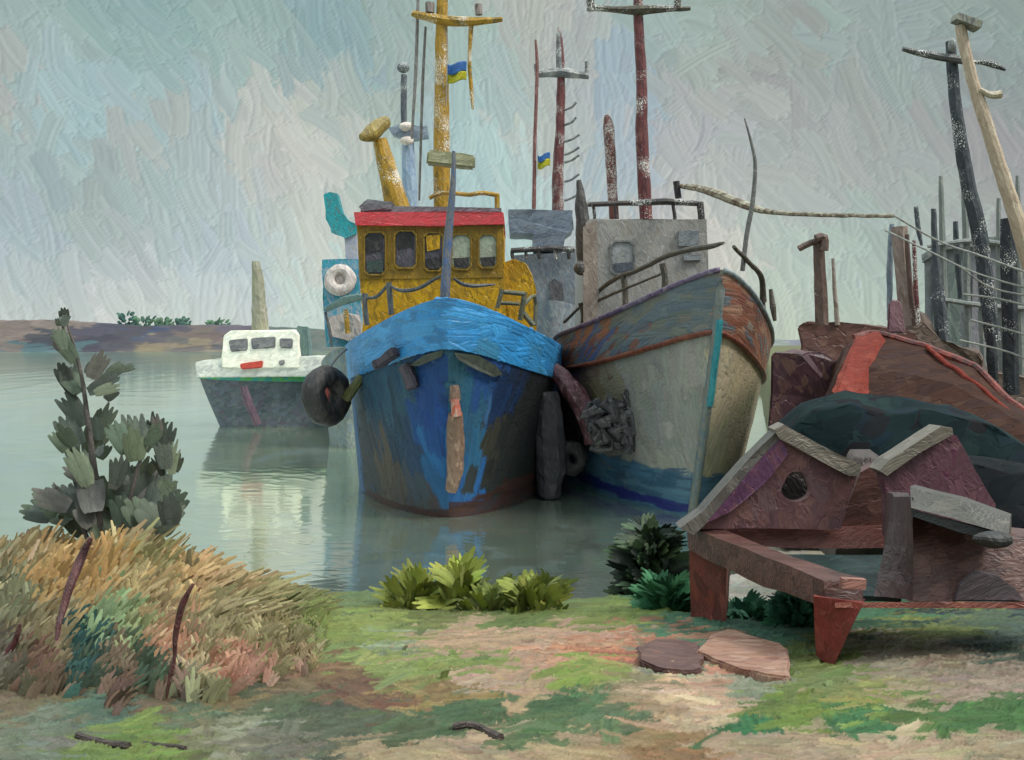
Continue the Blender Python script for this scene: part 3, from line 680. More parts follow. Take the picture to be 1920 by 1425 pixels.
# ------------------------------------------------------------------ grey ship
GS_O = Vector((4.02, 21.3, 0))
GM = hull_mat(GS_O - Vector((.3, 0, 0)), 1) @ Matrix.Rotation(R(-4), 4, 'X')      # she lists a little towards the quay
GS = dict(rake=1.7, rp=1.5, L=17.5, Lw=9.2, Ls=7.2, Bw=2.55, Bs=2.65, n=1.45, zk=-.8, zs=lambda a: 3.2 + 1.8 * math.exp(-a / 4.4))
ship = thing('fishing_ship', 'big grey fishing ship with a rust-streaked high bow and grey deckhouse', 'ship', (GS_O.x, GS_O.y + 8, 0))
GV = .80
def paint_ship():
    P, X, Z = hull_grid(GS, GM, 0, GV, 460, 240)
    cv = Canvas(X, Z, np.array(lin('8a877c')) * KV)
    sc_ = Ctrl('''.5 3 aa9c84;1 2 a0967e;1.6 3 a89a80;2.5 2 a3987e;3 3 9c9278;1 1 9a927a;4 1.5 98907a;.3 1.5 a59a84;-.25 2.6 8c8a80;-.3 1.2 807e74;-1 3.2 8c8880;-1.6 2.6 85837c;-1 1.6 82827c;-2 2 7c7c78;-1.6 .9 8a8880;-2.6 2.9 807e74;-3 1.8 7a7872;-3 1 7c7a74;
-3.8 2.6 78735f;-4.6 2.3 6f6650;-4.2 3.1 6f5f4c;-5.4 2.7 6a5a52;-5.4 2.0 6a6452;-6.2 2.5 6a4c60;-6.6 2.9 5a3030;-7 2.6 4f5a80;-7.6 2.4 5a4a60;-5 1.4 4a4844;-6 1.4 45403e;-7 1.5 5a4048;-4 1.3 6a6862''', KV)  # beige on the lit right side, grey on the left: light painted in
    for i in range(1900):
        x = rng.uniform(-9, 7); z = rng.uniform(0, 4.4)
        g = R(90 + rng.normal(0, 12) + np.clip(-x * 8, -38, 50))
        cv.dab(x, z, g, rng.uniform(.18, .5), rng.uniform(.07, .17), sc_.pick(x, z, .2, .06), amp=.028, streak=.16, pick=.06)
    for i in range(800):     # blue boot-topping along the waterline
        x = rng.uniform(-9, 7); z = rng.uniform(-.4, .82)
        c = [lin(c) for c in ('35586e', '3f627a', '2f5068', '486a7c', '34485f')][rng.integers(5)]
        cv.dab(x, z, R(rng.normal(0, 6)), rng.uniform(.25, .6), rng.uniform(.05, .11), np.array(c) * KV, amp=.02)
    for i in range(90):
        x = rng.uniform(-8, 3); z = rng.uniform(.04, .2)
        cv.dab(x, z, R(rng.normal(0, 4)), rng.uniform(.25, .5), rng.uniform(.04, .07), np.array(lin('1c2468')) * KV, amp=.02)
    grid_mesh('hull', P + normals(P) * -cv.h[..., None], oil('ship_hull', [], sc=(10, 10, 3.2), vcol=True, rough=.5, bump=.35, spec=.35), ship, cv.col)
    P, X, Z = hull_grid(GS, GM, GV, 1, 460, 90, .04)
    cv = Canvas(X, Z, np.array(lin('5c666c')) * KV)
    sl = [lin(c) for c in ('59636a', '646a6a', '6b6c62', '5c625c', '566068', '6e6a60')]
    ru = [lin(c) for c in ('7d5240', '8a5a46', '74483a', '94705c')]
    for i in range(900):
        x = rng.uniform(-9, 7); z = rng.uniform(2.2, 5.1); r = rng.random(); c = sl[rng.integers(6)]
        if x > .25: c = ru[rng.integers(4)] if r < .97 else lin('8f877c')
        if x < -3.4 and r < .7: c = ru[rng.integers(3)] if r < .5 else lin('3f567c')
        if -3.4 < x < -1.2 and r < .04: c = ru[0]
        cv.dab(x, z, R(rng.normal(0, 9) + np.clip(-x * 9, -40, 24)), rng.uniform(.2, .5), rng.uniform(.05, .11), np.array(c) * KV * (1 + rng.normal() * .06), amp=.018, streak=.14)
    solid(grid_mesh('bulwark', P + normals(P) * -cv.h[..., None], oil('ship_bulwark', [], sc=(5, 9, 9), vcol=True, rough=.5, bump=.3, spec=.35), ship, cv.col), .08)
paint_ship()
deck(GS, GM, GV, .05, 'deck', DECK, ship)
transom(GS, GM, oil('ship_stern', ['7c7c78', '858480', '6d6654']), ship)
def rail_line(S, M, q0, q1, v, off, r, name, mat, parent, wob=.012, n=40):
    pts = []
    for i in range(n):
        q = q0 + (q1 - q0) * i / (n - 1); p = hull_pt(S, q, v); g = Vector((p.x + S['Ls'], p.y, 0)).normalized(); pts.append(M @ (p + g * off))
    return MB().tube(pts, r, 8).build(name, mat, parent, wob=wob, smooth=True)
RUST = oil('rust_strake', ['5c2c1c', '6b3624', '7a4630', '54281e'], sc=(9, 9, 9))
rail_line(GS, GM, -.78, -.02, GV, .03, .06, 'rubbing_strake', RUST, ship); rail_line(GS, GM, .02, .8, GV, .03, .06, 'rubbing_strake', RUST, ship)
rail_line(GS, GM, -.85, -.02, 1.0, .05, .055, 'rail_cap', oil('purple_cap', ['4a3258', '6a5a70', '5a4a64', '7a6f7c'], sc=(9, 9, 9)), ship)
rail_line(GS, GM, .02, .85, 1.0, .05, .05, 'rail_cap', oil('grey_cap', ['7c8488', '8c9696', '6a7480'], sc=(9, 9, 9)), ship)
STEMM = oil('stem_grey', ['5c6a70', '6a7270', '74736a'])
b = MB(); b.tube([GM @ (hull_pt(GS, 0, v) + Vector((.03, 0, 0))) for v in np.linspace(.02, 1.01, 26)], .095, 8); b.build('stem_bar', STEMM, ship, wob=.01, smooth=True)
b = MB(); b.tube([GM @ (hull_pt(GS, 0, v) + Vector((.09, .03, 0))) for v in np.linspace(.56, .84, 12)], .075, 8); b.build('draught_stripe', oil('stripe_turquoise', ['2a7c88', '34888f']), ship, wob=.01)
b = MB(); b.ball(at(1325, 552, 21.6), (.22, .1, .2), 10); b.build('bow_star', oil('star_gold', ['8c7a48', '9a8854', '7a7458']), ship, wob=.05, fr=12)
# deckhouse
YD = 27.2
DH = oil('deckhouse_grey', ['8c8884', '97938e', '827f7c', '9c9894', '8a847c'])
b = MB(); px_prism(b, [(1098, 418), (1106, 410), (1325, 412), (1328, 520), (1326, 640), (1098, 650)], YD, 4.5); dh = b.build('deckhouse', DH, ship, sub=3, wob=.03)
b = MB(); px_prism(b, [(1093, 425), (1119, 412), (1121, 640), (1095, 650)], YD - .12, .3); b.build('corner_post', oil('corner_tan', ['84766c', '8f8378', '7a6a60', '9a8c80']), dh, sub=2, wob=.02)
window(1147, 453, 1188, 512, YD, dh, oil('window_frame_grey', ['6a6a6a', '7c7c7a', '5a5c60']), oil('ship_glass', ['8c8e8a', '7a7d7c', '98989a']), oil('ship_glass_low', ['4a4e58', '555b64', '3e424c']))
b = MB(); b.box(at(1291, 447, YD - .05), (.5, .1, .38)); b.build('vent_grille', oil('grille_slate', ['74787c', '7f8284', '6a6e74'], sc=(4, 9, 9)), dh, sub=2, wob=.02)
b = MB(); b.box(at(1298, 483, YD - .05), (.42, .08, .14)); b.build('vent_grille', MATS['grille_slate'], dh, sub=2, wob=.02)
# rail on the deckhouse roof
b = MB(); ptube(b, [(1092, 384), (1180, 381), (1250, 378), (1318, 383)], YD + .3, [.06, .07, .09, .06], 5)
for x in (1112, 1152, 1262, 1312): ptube(b, [(x, 380), (x + 3, 412)], YD + .3, .045 if x < 1300 else .09, 3)
b.build('roof_rail', BLKRAIL, ship, wob=.02)
b = MB(); ptube(b, [(1086, 338), (1090, 390), (1094, 440), (1092, 492)], YD + .2, [.05, .16, .19, .14], 5, 10); b.build('exhaust_pipe', oil('pipe_charcoal', ['4a4845', '3c3a3a', '585450'], sc=(12, 12, 3)), ship, wob=.03)
b = MB(); b.ball(at(1088, 503, YD), (.32, .3, .4)); b.build('buoy', oil('buoy_brown', ['3e3a38', '4c4642', '565050']), ship, wob=.05)
# masts
b = MB(); ptube(b, [(1212, 416), (1207, 330), (1203, 240), (1203, 150), (1197, 40), (1196, -60)], 28.5, [.17, .17, .16, .14, .13, .11], 5, 10); m2 = b.build('mast', MAROON, ship, wob=.015)
b = MB(); ptube(b, [(1106, 14), (1150, 18), (1197, 19), (1240, 17), (1294, 16)], 28.4, [.09, .08, .14, .1, .05], 5); ptube(b, [(1107, -6), (1107, 20)], 28.4, .1, 3); ptube(b, [(1270, -6), (1271, 14)], 28.4, .09, 3); b.build('crosstree', oil('crosstree_dark', ['3f3c34', '4d4a3c', '57503c', '3a302e'], sc=(9, 9, 9), fleck=1), m2, wob=.015)
b = MB(); ptube(b, [(1137, 216), (1141, 240), (1146, 320), (1152, 416)], 28.8, [.05, .15, .14, .12], 5, 10); b.build('short_mast', oil('short_mast_rust', ['5c302a', '6e3d32', '4f2a26'], sc=(12, 12, 2.5), fleck=.6), ship, wob=.015)
# derrick boom towards the quay, whip aerial
b = MB(); ptube(b, [(1270, 348), (1330, 358), (1395, 384), (1450, 398), (1560, 404), (1676, 404)], [27, 26, 25, 24, 22.5, 21], [.05, .11, .10, .06, .045, .04], 6, 8); dk_ = b.build('derrick_boom', oil('boom_buff', ['9c9480', 'a59c86', '7a6a58', '5c4a3e', 'b0a894'], sc=(2.5, 9, 9)), ship, wob=.02)
b = MB(); ptube(b, [(1268, 340), (1272, 372)], 26.9, .08, 3); b.build('boom_head', BLACK, dk_, wob=.01)
b = MB(); ptube(b, [(1396, 222), (1408, 265), (1416, 310), (1411, 380), (1400, 440), (1392, 508)], 22.6, [.015, .03, .04, .05, .05, .05], 6); b.build('whip_aerial', oil('aerial_grey', ['5a5856', '6a6866', '74706c']), ship)
# rail along the sheer
RAILM = oil('rail_brown', ['4a443c', '57503f', '3f3b38', '625a50'], sc=(9, 9, 9))
b = MB(); ptube(b, [(1058, 604), (1092, 572), (1150, 525), (1200, 505), (1260, 476), (1330, 462), (1357, 455)], [29.6, 28.4, 26.4, 25, 23.5, 22.4, 22], [.045, .04, .06, .055, .06, .06, .03], 6)
b.build('rail', RAILM, ship, wob=.015)
b = MB(); ptube(b, [(1092, 578), (1140, 555), (1200, 530), (1240, 514)], [28.2, 26.6, 25, 23.9], [.05, .04, .03, .03], 6); b.build('rail', RAILM, ship, wob=.01)
for (x, y0, y1, Y, r) in ((1093, 568, 608, 28.2, .07), (1172, 515, 580, 25.8, .07), (1246, 494, 546, 23.7, .07)):
    b = MB(); ptube(b, [(x - 4, y0), (x + 1, (y0 + y1) / 2), (x, y1)], Y, r, 4); b.build('stanchion', RAILM, ship, wob=.015)
b = MB(); ptube(b, [(1376, 463), (1402, 490), (1427, 518), (1431, 565)], [22, 22.6, 23.6, 24], [.04, .05, .06, .08], 6); b.build('rail', RAILM, ship, wob=.015)
b = MB(); ptube(b, [(1445, 542), (1449, 575), (1453, 602)], 24.8, [.04, .07, .04], 4); b.build('stanchion', RAILM, ship, wob=.01)
b = MB(); ptube(b, [(1431, 560), (1433, 585)], 24, .04, 3); b.build('stanchion', RAILM, ship)

# ------------------------------------------------------------------ blue-grey ship moored behind
YB = 47.
BM_ = hull_mat(Vector((1.55, 42.5, 0)), 0)
BS_ = dict(rake=1.5, rp=1.4, L=18, Lw=8, Ls=6, Bw=2.7, Bs=2.9, n=1.6, zk=-.6, zs=lambda a: 4.0 + 1.2 * math.exp(-a / 4))
bship = thing('trawler', 'blue-grey trawler half hidden between the tug and the grey ship', 'ship', (1.55, 50, 0))
P, X, Z = hull_grid(BS_, BM_, 0, 1, 80, 20); BG = oil('bluegrey_steel', ['6d7680', '7c8288', '858a8c', '5f6a7a', '727274', '7a7a80'])
grid_mesh('hull', P, BG, bship); deck(BS_, BM_, .9, 0, 'deck', DECK, bship); transom(BS_, BM_, BG, bship)
b = MB(); px_prism(b, [(962, 478), (1090, 472), (1092, 640), (965, 640)], YB, 5); sh = b.build('deckhouse', BG, bship, sub=3, wob=.05)
b = MB(); px_prism(b, [(953, 392), (1074, 394), (1076, 430), (1060, 440), (1055, 472), (1002, 470), (1000, 438), (956, 436)], YB + .5, 3); b.build('upper_bridge', oil('bridge_slate', ['5c6472', '6a7484', '757d8a', '666a70'], sc=(3, 9, 9)), bship, sub=2, wob=.05)
b = MB(); ptube(b, [(958, 470), (1020, 466), (1078, 468)], YB - .3, .12, 4)
for x in (960, 985, 1010, 1040, 1066): ptube(b, [(x, 470), (x + 2, 486)], YB - .3, .08, 2)
b.build('rail', BLKRAIL, bship, wob=.03)
b = MB(); px_prism(b, [(1030, 530), (1040, 523), (1053, 532), (1057, 560), (1048, 580), (1034, 575)], YB - .1, .06); b.build('door', oil('door_charcoal', ['4a484c', '545054', '5c5a5c']), sh, sub=2, wob=.04)
b = MB(); ptube(b, [(1046, 412), (1046, 330), (1050, 240), (1052, 146), (1050, 80), (1047, 52)], YB + 1, [.26, .25, .2, .17, .14, .06], 5, 10); bm1 = b.build('mast', MAROON, bship, wob=.03)
b = MB(); ptube(b, [(1003, 140), (1050, 136), (1104, 143)], YB + .9, [.12, .24, .14], 5); ptube(b, [(1006, 120), (1006, 140)], YB + .9, .1, 3); ptube(b, [(1100, 115), (1100, 142)], YB + .9, .1, 3); ptube(b, [(1049, 140), (1047, 60)], YB + .9, [.16, .1], 4); b.build('crosstree', oil('crosstree_grey', ['5a5c60', '66686a', '72706e'], sc=(9, 9, 9), fleck=1), bm1, wob=.03)
for y0 in (198, 226, 258, 282, 297, 333, 368):
    b = MB(); ptube(b, [(1058, y0 + 8), (1072, y0 + 3), (1086 if y0 > 240 else 1080, y0 - 6)], YB + .9, .055, 3)
    b.build('mast_rung', oil('rung_grey', ['6a6a6a', '7c7c7c', '55555a']), bm1, wob=.02)
b = MB(); ptube(b, [(1001, 392), (1003, 260), (1007, 130), (1004, 75)], YB + .4, [.09, .08, .08, .05], 6); b.build('ensign_staff', oil('staff_maroon', ['7d5450', '6a3e3c', '8c6660'], sc=(12, 12, 2.5)), bship, wob=.015)
flag((1008, 289, 1031, 301, 314), 'smaller blue and yellow flag on the thin maroon staff behind the tug', YB + .2, [(1007, 275), (1008, 300), (1007, 330)])

# ------------------------------------------------------------------ turquoise boat behind the tug
YT = 38.
tb = thing('workboat', 'turquoise and white workboat hidden behind the blue tug', 'boat', (-5.6, 41, 0))
M_ = hull_mat(Vector((-5.55, 36.3, 0)), 0); S_ = dict(rake=.8, L=10, Lw=4.5, Ls=3.6, Bw=1.15, Bs=1.3, n=1.7, zk=-.5, zs=lambda a: 2.5 + .9 * math.exp(-a / 2.5))
P, X, Z = hull_grid(S_, M_, 0, 1, 80, 20); SG = oil('workboat_hull', ['6a7672', '7a8580', '5c6664', '6a7c8a'])
grid_mesh('hull', P, SG, tb); deck(S_, M_, .9, 0, 'deck', DECK, tb); transom(S_, M_, SG, tb)
b = MB(); px_prism(b, [(603, 486), (672, 486), (676, 560), (676, 650), (612, 650), (606, 560)], YT, 3); tc_ = b.build('cabin', oil('cabin_turquoise', ['2a8c96', '3f8fa4', '4a86a8', '6a9aac', '8c9aa6']), tb, sub=2, wob=.04)
b = MB(); b.torus(at(638, 525, YT - .1), .36, .2, Matrix.Rotation(R(80), 3, 'X')); b.build('lifebuoy', oil('lifebuoy_pale', ['c0b4ae', 'cdc4bc', 'a89c98', 'b4a49e']), tc_, wob=.03)
b = MB(); b.ball(at(638, 525, YT - .05), (.5, .16, .5)); b.build('lamp_cover', MATS['lifebuoy_pale'], tc_, wob=.05)
b = MB(); px_prism(b, [(612, 600), (640, 585), (672, 592), (676, 625), (655, 640), (620, 630)], YT - .3, .5); b.build('rolled_canvas', oil('canvas_pink', ['a89c98', '98908c', 'b4a8a0', '7a7c7c']), tb, sub=2, wob=.08)
b = MB(); px_prism(b, [(607, 364), (618, 360), (632, 363), (641, 398), (652, 412), (668, 420), (668, 438), (648, 446), (622, 436), (612, 410)], YT + .4, .5); b.build('funnel', oil('funnel_turquoise', ['1c8a92', '22969e', '2a7f88', '4a7a7c', '2c929c']), tb, sub=2, wob=.03)
b = MB(); px_prism(b, [(645, 438), (668, 436), (670, 486), (648, 486)], YT + .5, .6); b.build('funnel_base', oil('funnel_base', ['b0a8a4', '9aa2b8', 'a49c9a']), tb, sub=2, wob=.03)
b = MB(); ptube(b, [(765, 480), (768, 380), (766, 300), (764, 242)], YT + 1, [.3, .28, .24, .2], 4, 10); sm = b.build('signal_mast', oil('mast_paleblue', ['7c90a8', '8c9cae', '94a4b4', '7f93ac'], sc=(9, 9, 2.5)), tb, wob=.04)
b = MB(); px_prism(b, [(730, 240), (752, 232), (800, 236), (802, 256), (770, 262), (735, 252)], YT + .8, .5); b.build('mast_platform', oil('platform_slate', ['7a8696', '8a949e', '6a7688'], sc=(3, 9, 9)), sm, sub=2, wob=.05)
b = MB(); b.ball(at(762, 237, YT + .6), (.5, .4, .36)); b.ball(at(763, 264, YT + .6), (.5, .3, .3)); b.build('mast_lamp', oil('lamp_cream', ['c8bcb0', 'd4c8bc', 'b8aca4']), sm, wob=.05)
b = MB(); ptube(b, [(757, 236), (757, 180), (757, 140)], YT + .9, .11, 4, 10); b.ball(at(756, 127, YT + .9), (.46, .4, .4)); b.build('topmast', oil('topmast_slate', ['44484e', '52565c', '5c6064'], sc=(12, 12, 2.5), fleck=.4), sm, wob=.02)

# ------------------------------------------------------------------ white motor boat on the open water
YWB = 45.5
wb = thing('motor_boat', 'small white cabin boat with a dark hull and green gunwale, lying off to the left', 'boat', (-10.2, 47, 0))
WM = hull_mat(Vector((-13.2, 46.2, 0)), -72)
WS = dict(rake=1.1, rp=1.1, L=9.0, Lw=4.5, Ls=3.6, Bw=1.25, Bs=1.45, n=1.7, zk=-.5, zs=lambda a: 2.05 + .2 * math.exp(-a / 2.5))
WHT = oil('white_paint', ['e2dece', 'eeeada', 'f2eede', 'dcdcd0'], sc=(2.5, 5, 5), k=1.1, bump=.3)
P, X, Z = hull_grid(WS, WM, 0, .93, 160, 30); grid_mesh('hull', P, oil('boat_hull_slate', ['49525a', '525c62', '3f4a52', '5c6468', '4f4a58', '56606c'], sc=(3, 5, 5)), wb)
P, X, Z = hull_grid(WS, WM, .93, 1.0, 160, 8, .07); solid(grid_mesh('gunwale', P, oil('gunwale_green', ['2a8a84', '4a9a58', '57a050', '3a9a94', '2f8f8c'], sc=(2.5, 5, 5)), wb), .12)
deck(WS, WM, .96, 0, 'deck', WHT, wb); transom(WS, WM, MATS['boat_hull_slate'], wb)
b = MB(); ptube(b, [(456, 725), (468, 760), (484, 795)], [44.9, 44.9, 45.1], .16, 4); b.build('rust_pipe', oil('maroon_streak', ['5a4452', '66505c', '4e3c4a']), wb, wob=.03)
def px_block(pts, Y, d, name, mat, parent, sub=2, wob=.05):
    b = MB(); px_prism(b, pts, Y, d); return b.build(name, mat, parent, sub=sub, wob=wob, bev=.04)
px_block([(368, 708), (366, 678), (410, 672), (600, 668), (604, 706)], YWB, 1.9, 'foredeck_coaming', oil('coaming_grey', ['c8c8c2', 'd8d8d0', 'e0dfd3', 'bcbeba'], sc=(2.5, 6, 6), bump=.3), wb)
cb = px_block([(416, 690), (418, 630), (430, 620), (548, 618), (558, 626), (560, 690)], YWB - .1, 2.0, 'cabin', WHT, wb)
GG = oil('boat_window', ['6d6c70', '7c7a7c', '8c8a8a', '5f6066'], sc=(2.5, 6, 6))
px_block([(428, 638), (464, 634), (464, 657), (432, 660)], YWB - .16, .1, 'window', GG, cb, wob=.012)
px_block([(470, 634), (516, 631), (516, 652), (472, 655)], YWB - .16, .1, 'window', GG, cb, wob=.012)
px_block([(524, 634), (549, 635), (548, 653), (524, 652)], YWB - .16, .1, 'window', GG, cb, wob=.012)
px_block([(449, 682), (493, 676), (491, 690), (452, 693)], YWB - .2, .12, 'red_emblem', oil('emblem_red', ['c2483c', 'cc4c40'], sc=(3, 6, 6)), wb, wob=.01)
px_block([(522, 676), (534, 674), (533, 684), (523, 686)], YWB - .2, .1, 'scuttle', GG, wb, wob=.03)
b = MB(); ptube(b, [(488, 622), (486, 580), (484, 540), (480, 490)], YWB + .8, [.36, .33, .27, .17], 5, 10); b.build('mast', oil('mast_buff', ['98967c', 'a29e88', '8c8c74', 'a8a094'], sc=(5, 5, 1.5), k=.75, bump=.3), wb, wob=.05)
px_block([(556, 612), (575, 612), (580, 668), (560, 668)], YWB + .4, .8, 'engine_box', oil('box_sage', ['5c7470', '66807a', '54686a']), wb)

# ------------------------------------------------------------------ fenders between the boats
def tyre(c, Rr, r, M3, label, mat=BLACK, squash=1.0):
    t = thing('tyre_fender', label, 'fender', c)
    b = MB(); b.torus(c, Rr, r, M3, sq=squash); b.build('tread', mat, t, wob=.05, fr=6, smooth=True)
    return t
c = at(612, 742, 24.6)
t = tyre(c, .42, .27, Matrix.Rotation(R(-8), 3, 'Y') @ Matrix.Rotation(R(56), 3, 'Z') @ Matrix.Rotation(R(90), 3, 'X'), 'big black tyre fender with a rust-red inside, hanging left of the blue tug')
b = MB(); b.ball(c + Vector((-.1, -.16, -.1)), (.42, .3, 1.0)); b.build('red_liner', oil('liner_red', ['8c5048', 'a0504a', '7a4a44', 'b05850']), t, wob=.05, fr=5)
b = MB(); ptube(b, [(618, 690), (634, 668), (650, 655)], [24.6, 24.8, 25.2], .025, 4, 6); b.build('rope', CH, t)
c = at(1040, 850, 25.2)
b = MB(); ptube(b, [(1028, 735), (1030, 800), (1034, 870), (1030, 932)], [25, 25, 25, 25], [.22, .34, .36, .2], 6, 12)
tag(b.build('long_fender', oil('fender_charcoal', ['2c2a2e', '38343a', '232326', '403c40'], sc=(14, 14, 3)), None, wob=.06, fr=4), 'long black fender hanging against the right side of the blue tug', 'fender')
tyre(at(1072, 860, 25.6), .24, .16, Matrix.Rotation(R(15), 3, 'Z') @ Matrix.Rotation(R(85), 3, 'X'), 'small black tyre fender just right of the long black fender')
t = thing('net_bundle', 'matted charcoal bundle of old net hung as a fender on the grey ship', 'fender', at(1165, 850, 24.2))
b = MB()
for i in range(60):
    x, y = 1165 + rnd.uniform(-58, 52), 797 + rnd.uniform(-40, 42)
    if ((x - 1165) / 62) ** 2 + ((y - 797 - (x - 1165) * .25) / 46) ** 2 > 1: continue
    q = [(x + rnd.uniform(-22, 22), y + rnd.uniform(-24, 24)) for k in range(4)]
    ptube(b, q, 24.0 + rnd.uniform(-.2, .2), rnd.uniform(.05, .11), 3, 7)
b.ball(at(1165, 797, 24.3), (1.35, .6, 1.0)); b.build('netting', oil('net_charcoal', ['2a2a2c', '38363a', '464446', '302e32', '55534e', '3e3c40'], sc=(8, 8, 4)), t, wob=.04, fr=5)
b = MB(); ptube(b, [(1038, 690), (1075, 735), (1105, 790), (1110, 830)], [25.6, 25.4, 25.3, 25.3], [.16, .24, .26, .2], 6, 10)
tag(b.build('log_fender', oil('log_maroon', ['4f2f36', '5c3a40', '6a4850', '44262c', '7a5a60'], sc=(9, 9, 3)), None, wob=.06, fr=4), 'maroon timber log fender slung between the blue tug and the grey ship', 'fender')

# ------------------------------------------------------------------ quay on the right: hulks, tarpaulins, shed, poles
def px_thing(name, label, cat, pts, Y, d, mat, sub=2, wob=.05, group=None, bev=.03):
    b = MB(); px_prism(b, pts, Y, d, 1.0); return tag(b.build(name, mat, None, sub=sub, wob=wob, bev=bev), label, cat, group)
HB = oil('hulk_brown', ['543630', '623f36', '4a2f2c', '6a4a40', '5a3a3a'], sc=(4, 6, 6))
px_thing('storage_tank', 'low brown rusty steel tank on the quay beside the bow of the grey ship', 'tank', [(1500, 720), (1500, 612), (1512, 602), (1600, 604), (1660, 612), (1720, 622), (1720, 720)], 21, 3, HB, wob=.08)
px_thing('crate_stack', 'dark maroon block of crates touching the hull of the grey ship', 'crates', [(1444, 880), (1446, 668), (1480, 655), (1545, 664), (1580, 690), (1585, 880)], 17.6, 1.8, oil('crate_maroon', ['482c34', '54343a', '3e262e', '5f4040', '64463e'], sc=(6, 6, 3), k=.75), wob=.1)
# overturned rusty hull: two sloping sides meeting at a keel line
hk = thing('upturned_hull', 'upturned rusty red boat hull with a bright orange-red keel line', 'boat', at(1740, 800, 15.5))
def hpt(px, py, Y): return at(px, py, Y)
keel = [hpt(1600, 632, 16.2), hpt(1640, 626, 16.2), hpt(1730, 650, 15.6), hpt(1830, 690, 14.8), hpt(1890, 750, 14.2), hpt(1960, 800, 13.8)]
near = [hpt(1540, 760, 14.6), hpt(1600, 790, 14.2), hpt(1700, 800, 13.8), hpt(1800, 820, 13.4), hpt(1880, 850, 13.0), hpt(1960, 860, 12.8)]
far = [k + Vector((.2, 3.0, -1.6)) for k in keel]
b = MB(); rings = []
for k, n_, f_ in zip(keel, near, far):
    mid = (k + n_) / 2 + Vector((0, -.1, .12)); rings.append([n_, mid, k, (k + f_) / 2 + Vector((0, .2, .3)), f_, Vector((f_.x, f_.y, 1.3)), Vector((n_.x, n_.y, 1.3))])
b.loft(rings); b.build('planking', oil('upturned_rust', ['6b4030', '754a38', '603a30', '7d5644', '5a342a', '6a4642'], sc=(2.5, 6, 6), k=.24, rough=.8, spec=.15), hk, sub=2, wob=.05)
ORG = oil('keel_orange', ['a03420', 'ac3c24', '942e1c', 'b04a34'], sc=(3, 9, 9), k=.4, rough=.7, spec=.2)
b = MB(); b.tube(bez(keel, 5), [.055] * (len(keel) * 5 - 4), 8); b.build('keel', oil('keel_red', ['6a2c22', '8c3626', 'a8422e', '5a2822'], sc=(3, 9, 9), k=.48), hk, wob=.03)
b = MB(); b.prism([keel[0] + Vector((0, -.1, 0)), keel[1] + Vector((0, -.1, .02)), keel[1] + Vector((.2, -.2, -.3)), hpt(1610, 745, 14.45), hpt(1560, 735, 14.4), hpt(1578, 690, 15.1)], (0, -.16, -.03)); b.build('bow_plank', ORG, hk, sub=2, wob=.04)
b = MB(); b.tube(bez([keel[2] + Vector((0, -.15, .0)), hpt(1800, 700, 14.6), hpt(1850, 735, 14.1), hpt(1905, 790, 13.6)], 6), .035, 8); b.build('chine_strip', ORG, hk, wob=.03)
# tarpaulins
def tarp(name, label, outline, Y, d, mat, bulge=.5):
    """covered heap: outline of its near side in the picture, carried back over a rounded top"""
    b = MB(); rings = []
    for i in range(7):
        t = i / 6; y = Y + d * t; s = math.cos(t * 1.35) if t > .3 else 1 - .1 * (1 - t / .3)
        ring = []
        base = min(at(a, c, Y).z for a, c in outline)
        for a, c in outline:
            p = at(a, c, Y); ring.append(Vector((p.x * (1 + .3 * t * d / Y), y, base + (p.z - base) * s)))
        rings.append(ring)
    b.loft(rings); return tag(b.build(name, mat, None, sub=3, wob=.09, fr=2.2, smooth=True), label, 'tarpaulin')
TD = oil('tarp_teal', ['24363a', '2c4244', '1f2f36', '344a48', '283c48', '303034'], sc=(2.5, 5, 5), k=.36, rough=.9, spec=.1)
tarp('tarpaulin_heap', 'dark teal tarpaulin over a heap behind the rusty cradle', [(1462, 1020), (1470, 800), (1520, 745), (1600, 728), (1700, 745), (1800, 752), (1870, 790), (1990, 850), (1990, 1020)], 11.2, 2.6, TD)
tarp('tarpaulin_cover', 'black-grey tarpaulin slumped to the ground at the right edge', [(1700, 1120), (1760, 930), (1800, 840), (1860, 850), (2010, 900), (2010, 1130)], 9.6, 1.3, oil('tarp_charcoal', ['2a3236', '333a3e', '3c3c40', '232c32'], sc=(3, 5, 5), k=.3, rough=.9, spec=.1))
tarp('net_heap', 'brown heap of nets lying between the two pointed cradle plates', [(1560, 1060), (1580, 900), (1610, 850), (1650, 850), (1700, 880), (1730, 1060)], 8.7, 1.0, oil('net_brown', ['4a3a34', '54403a', '40332f', '5c4a48'], sc=(6, 6, 3), k=.5))
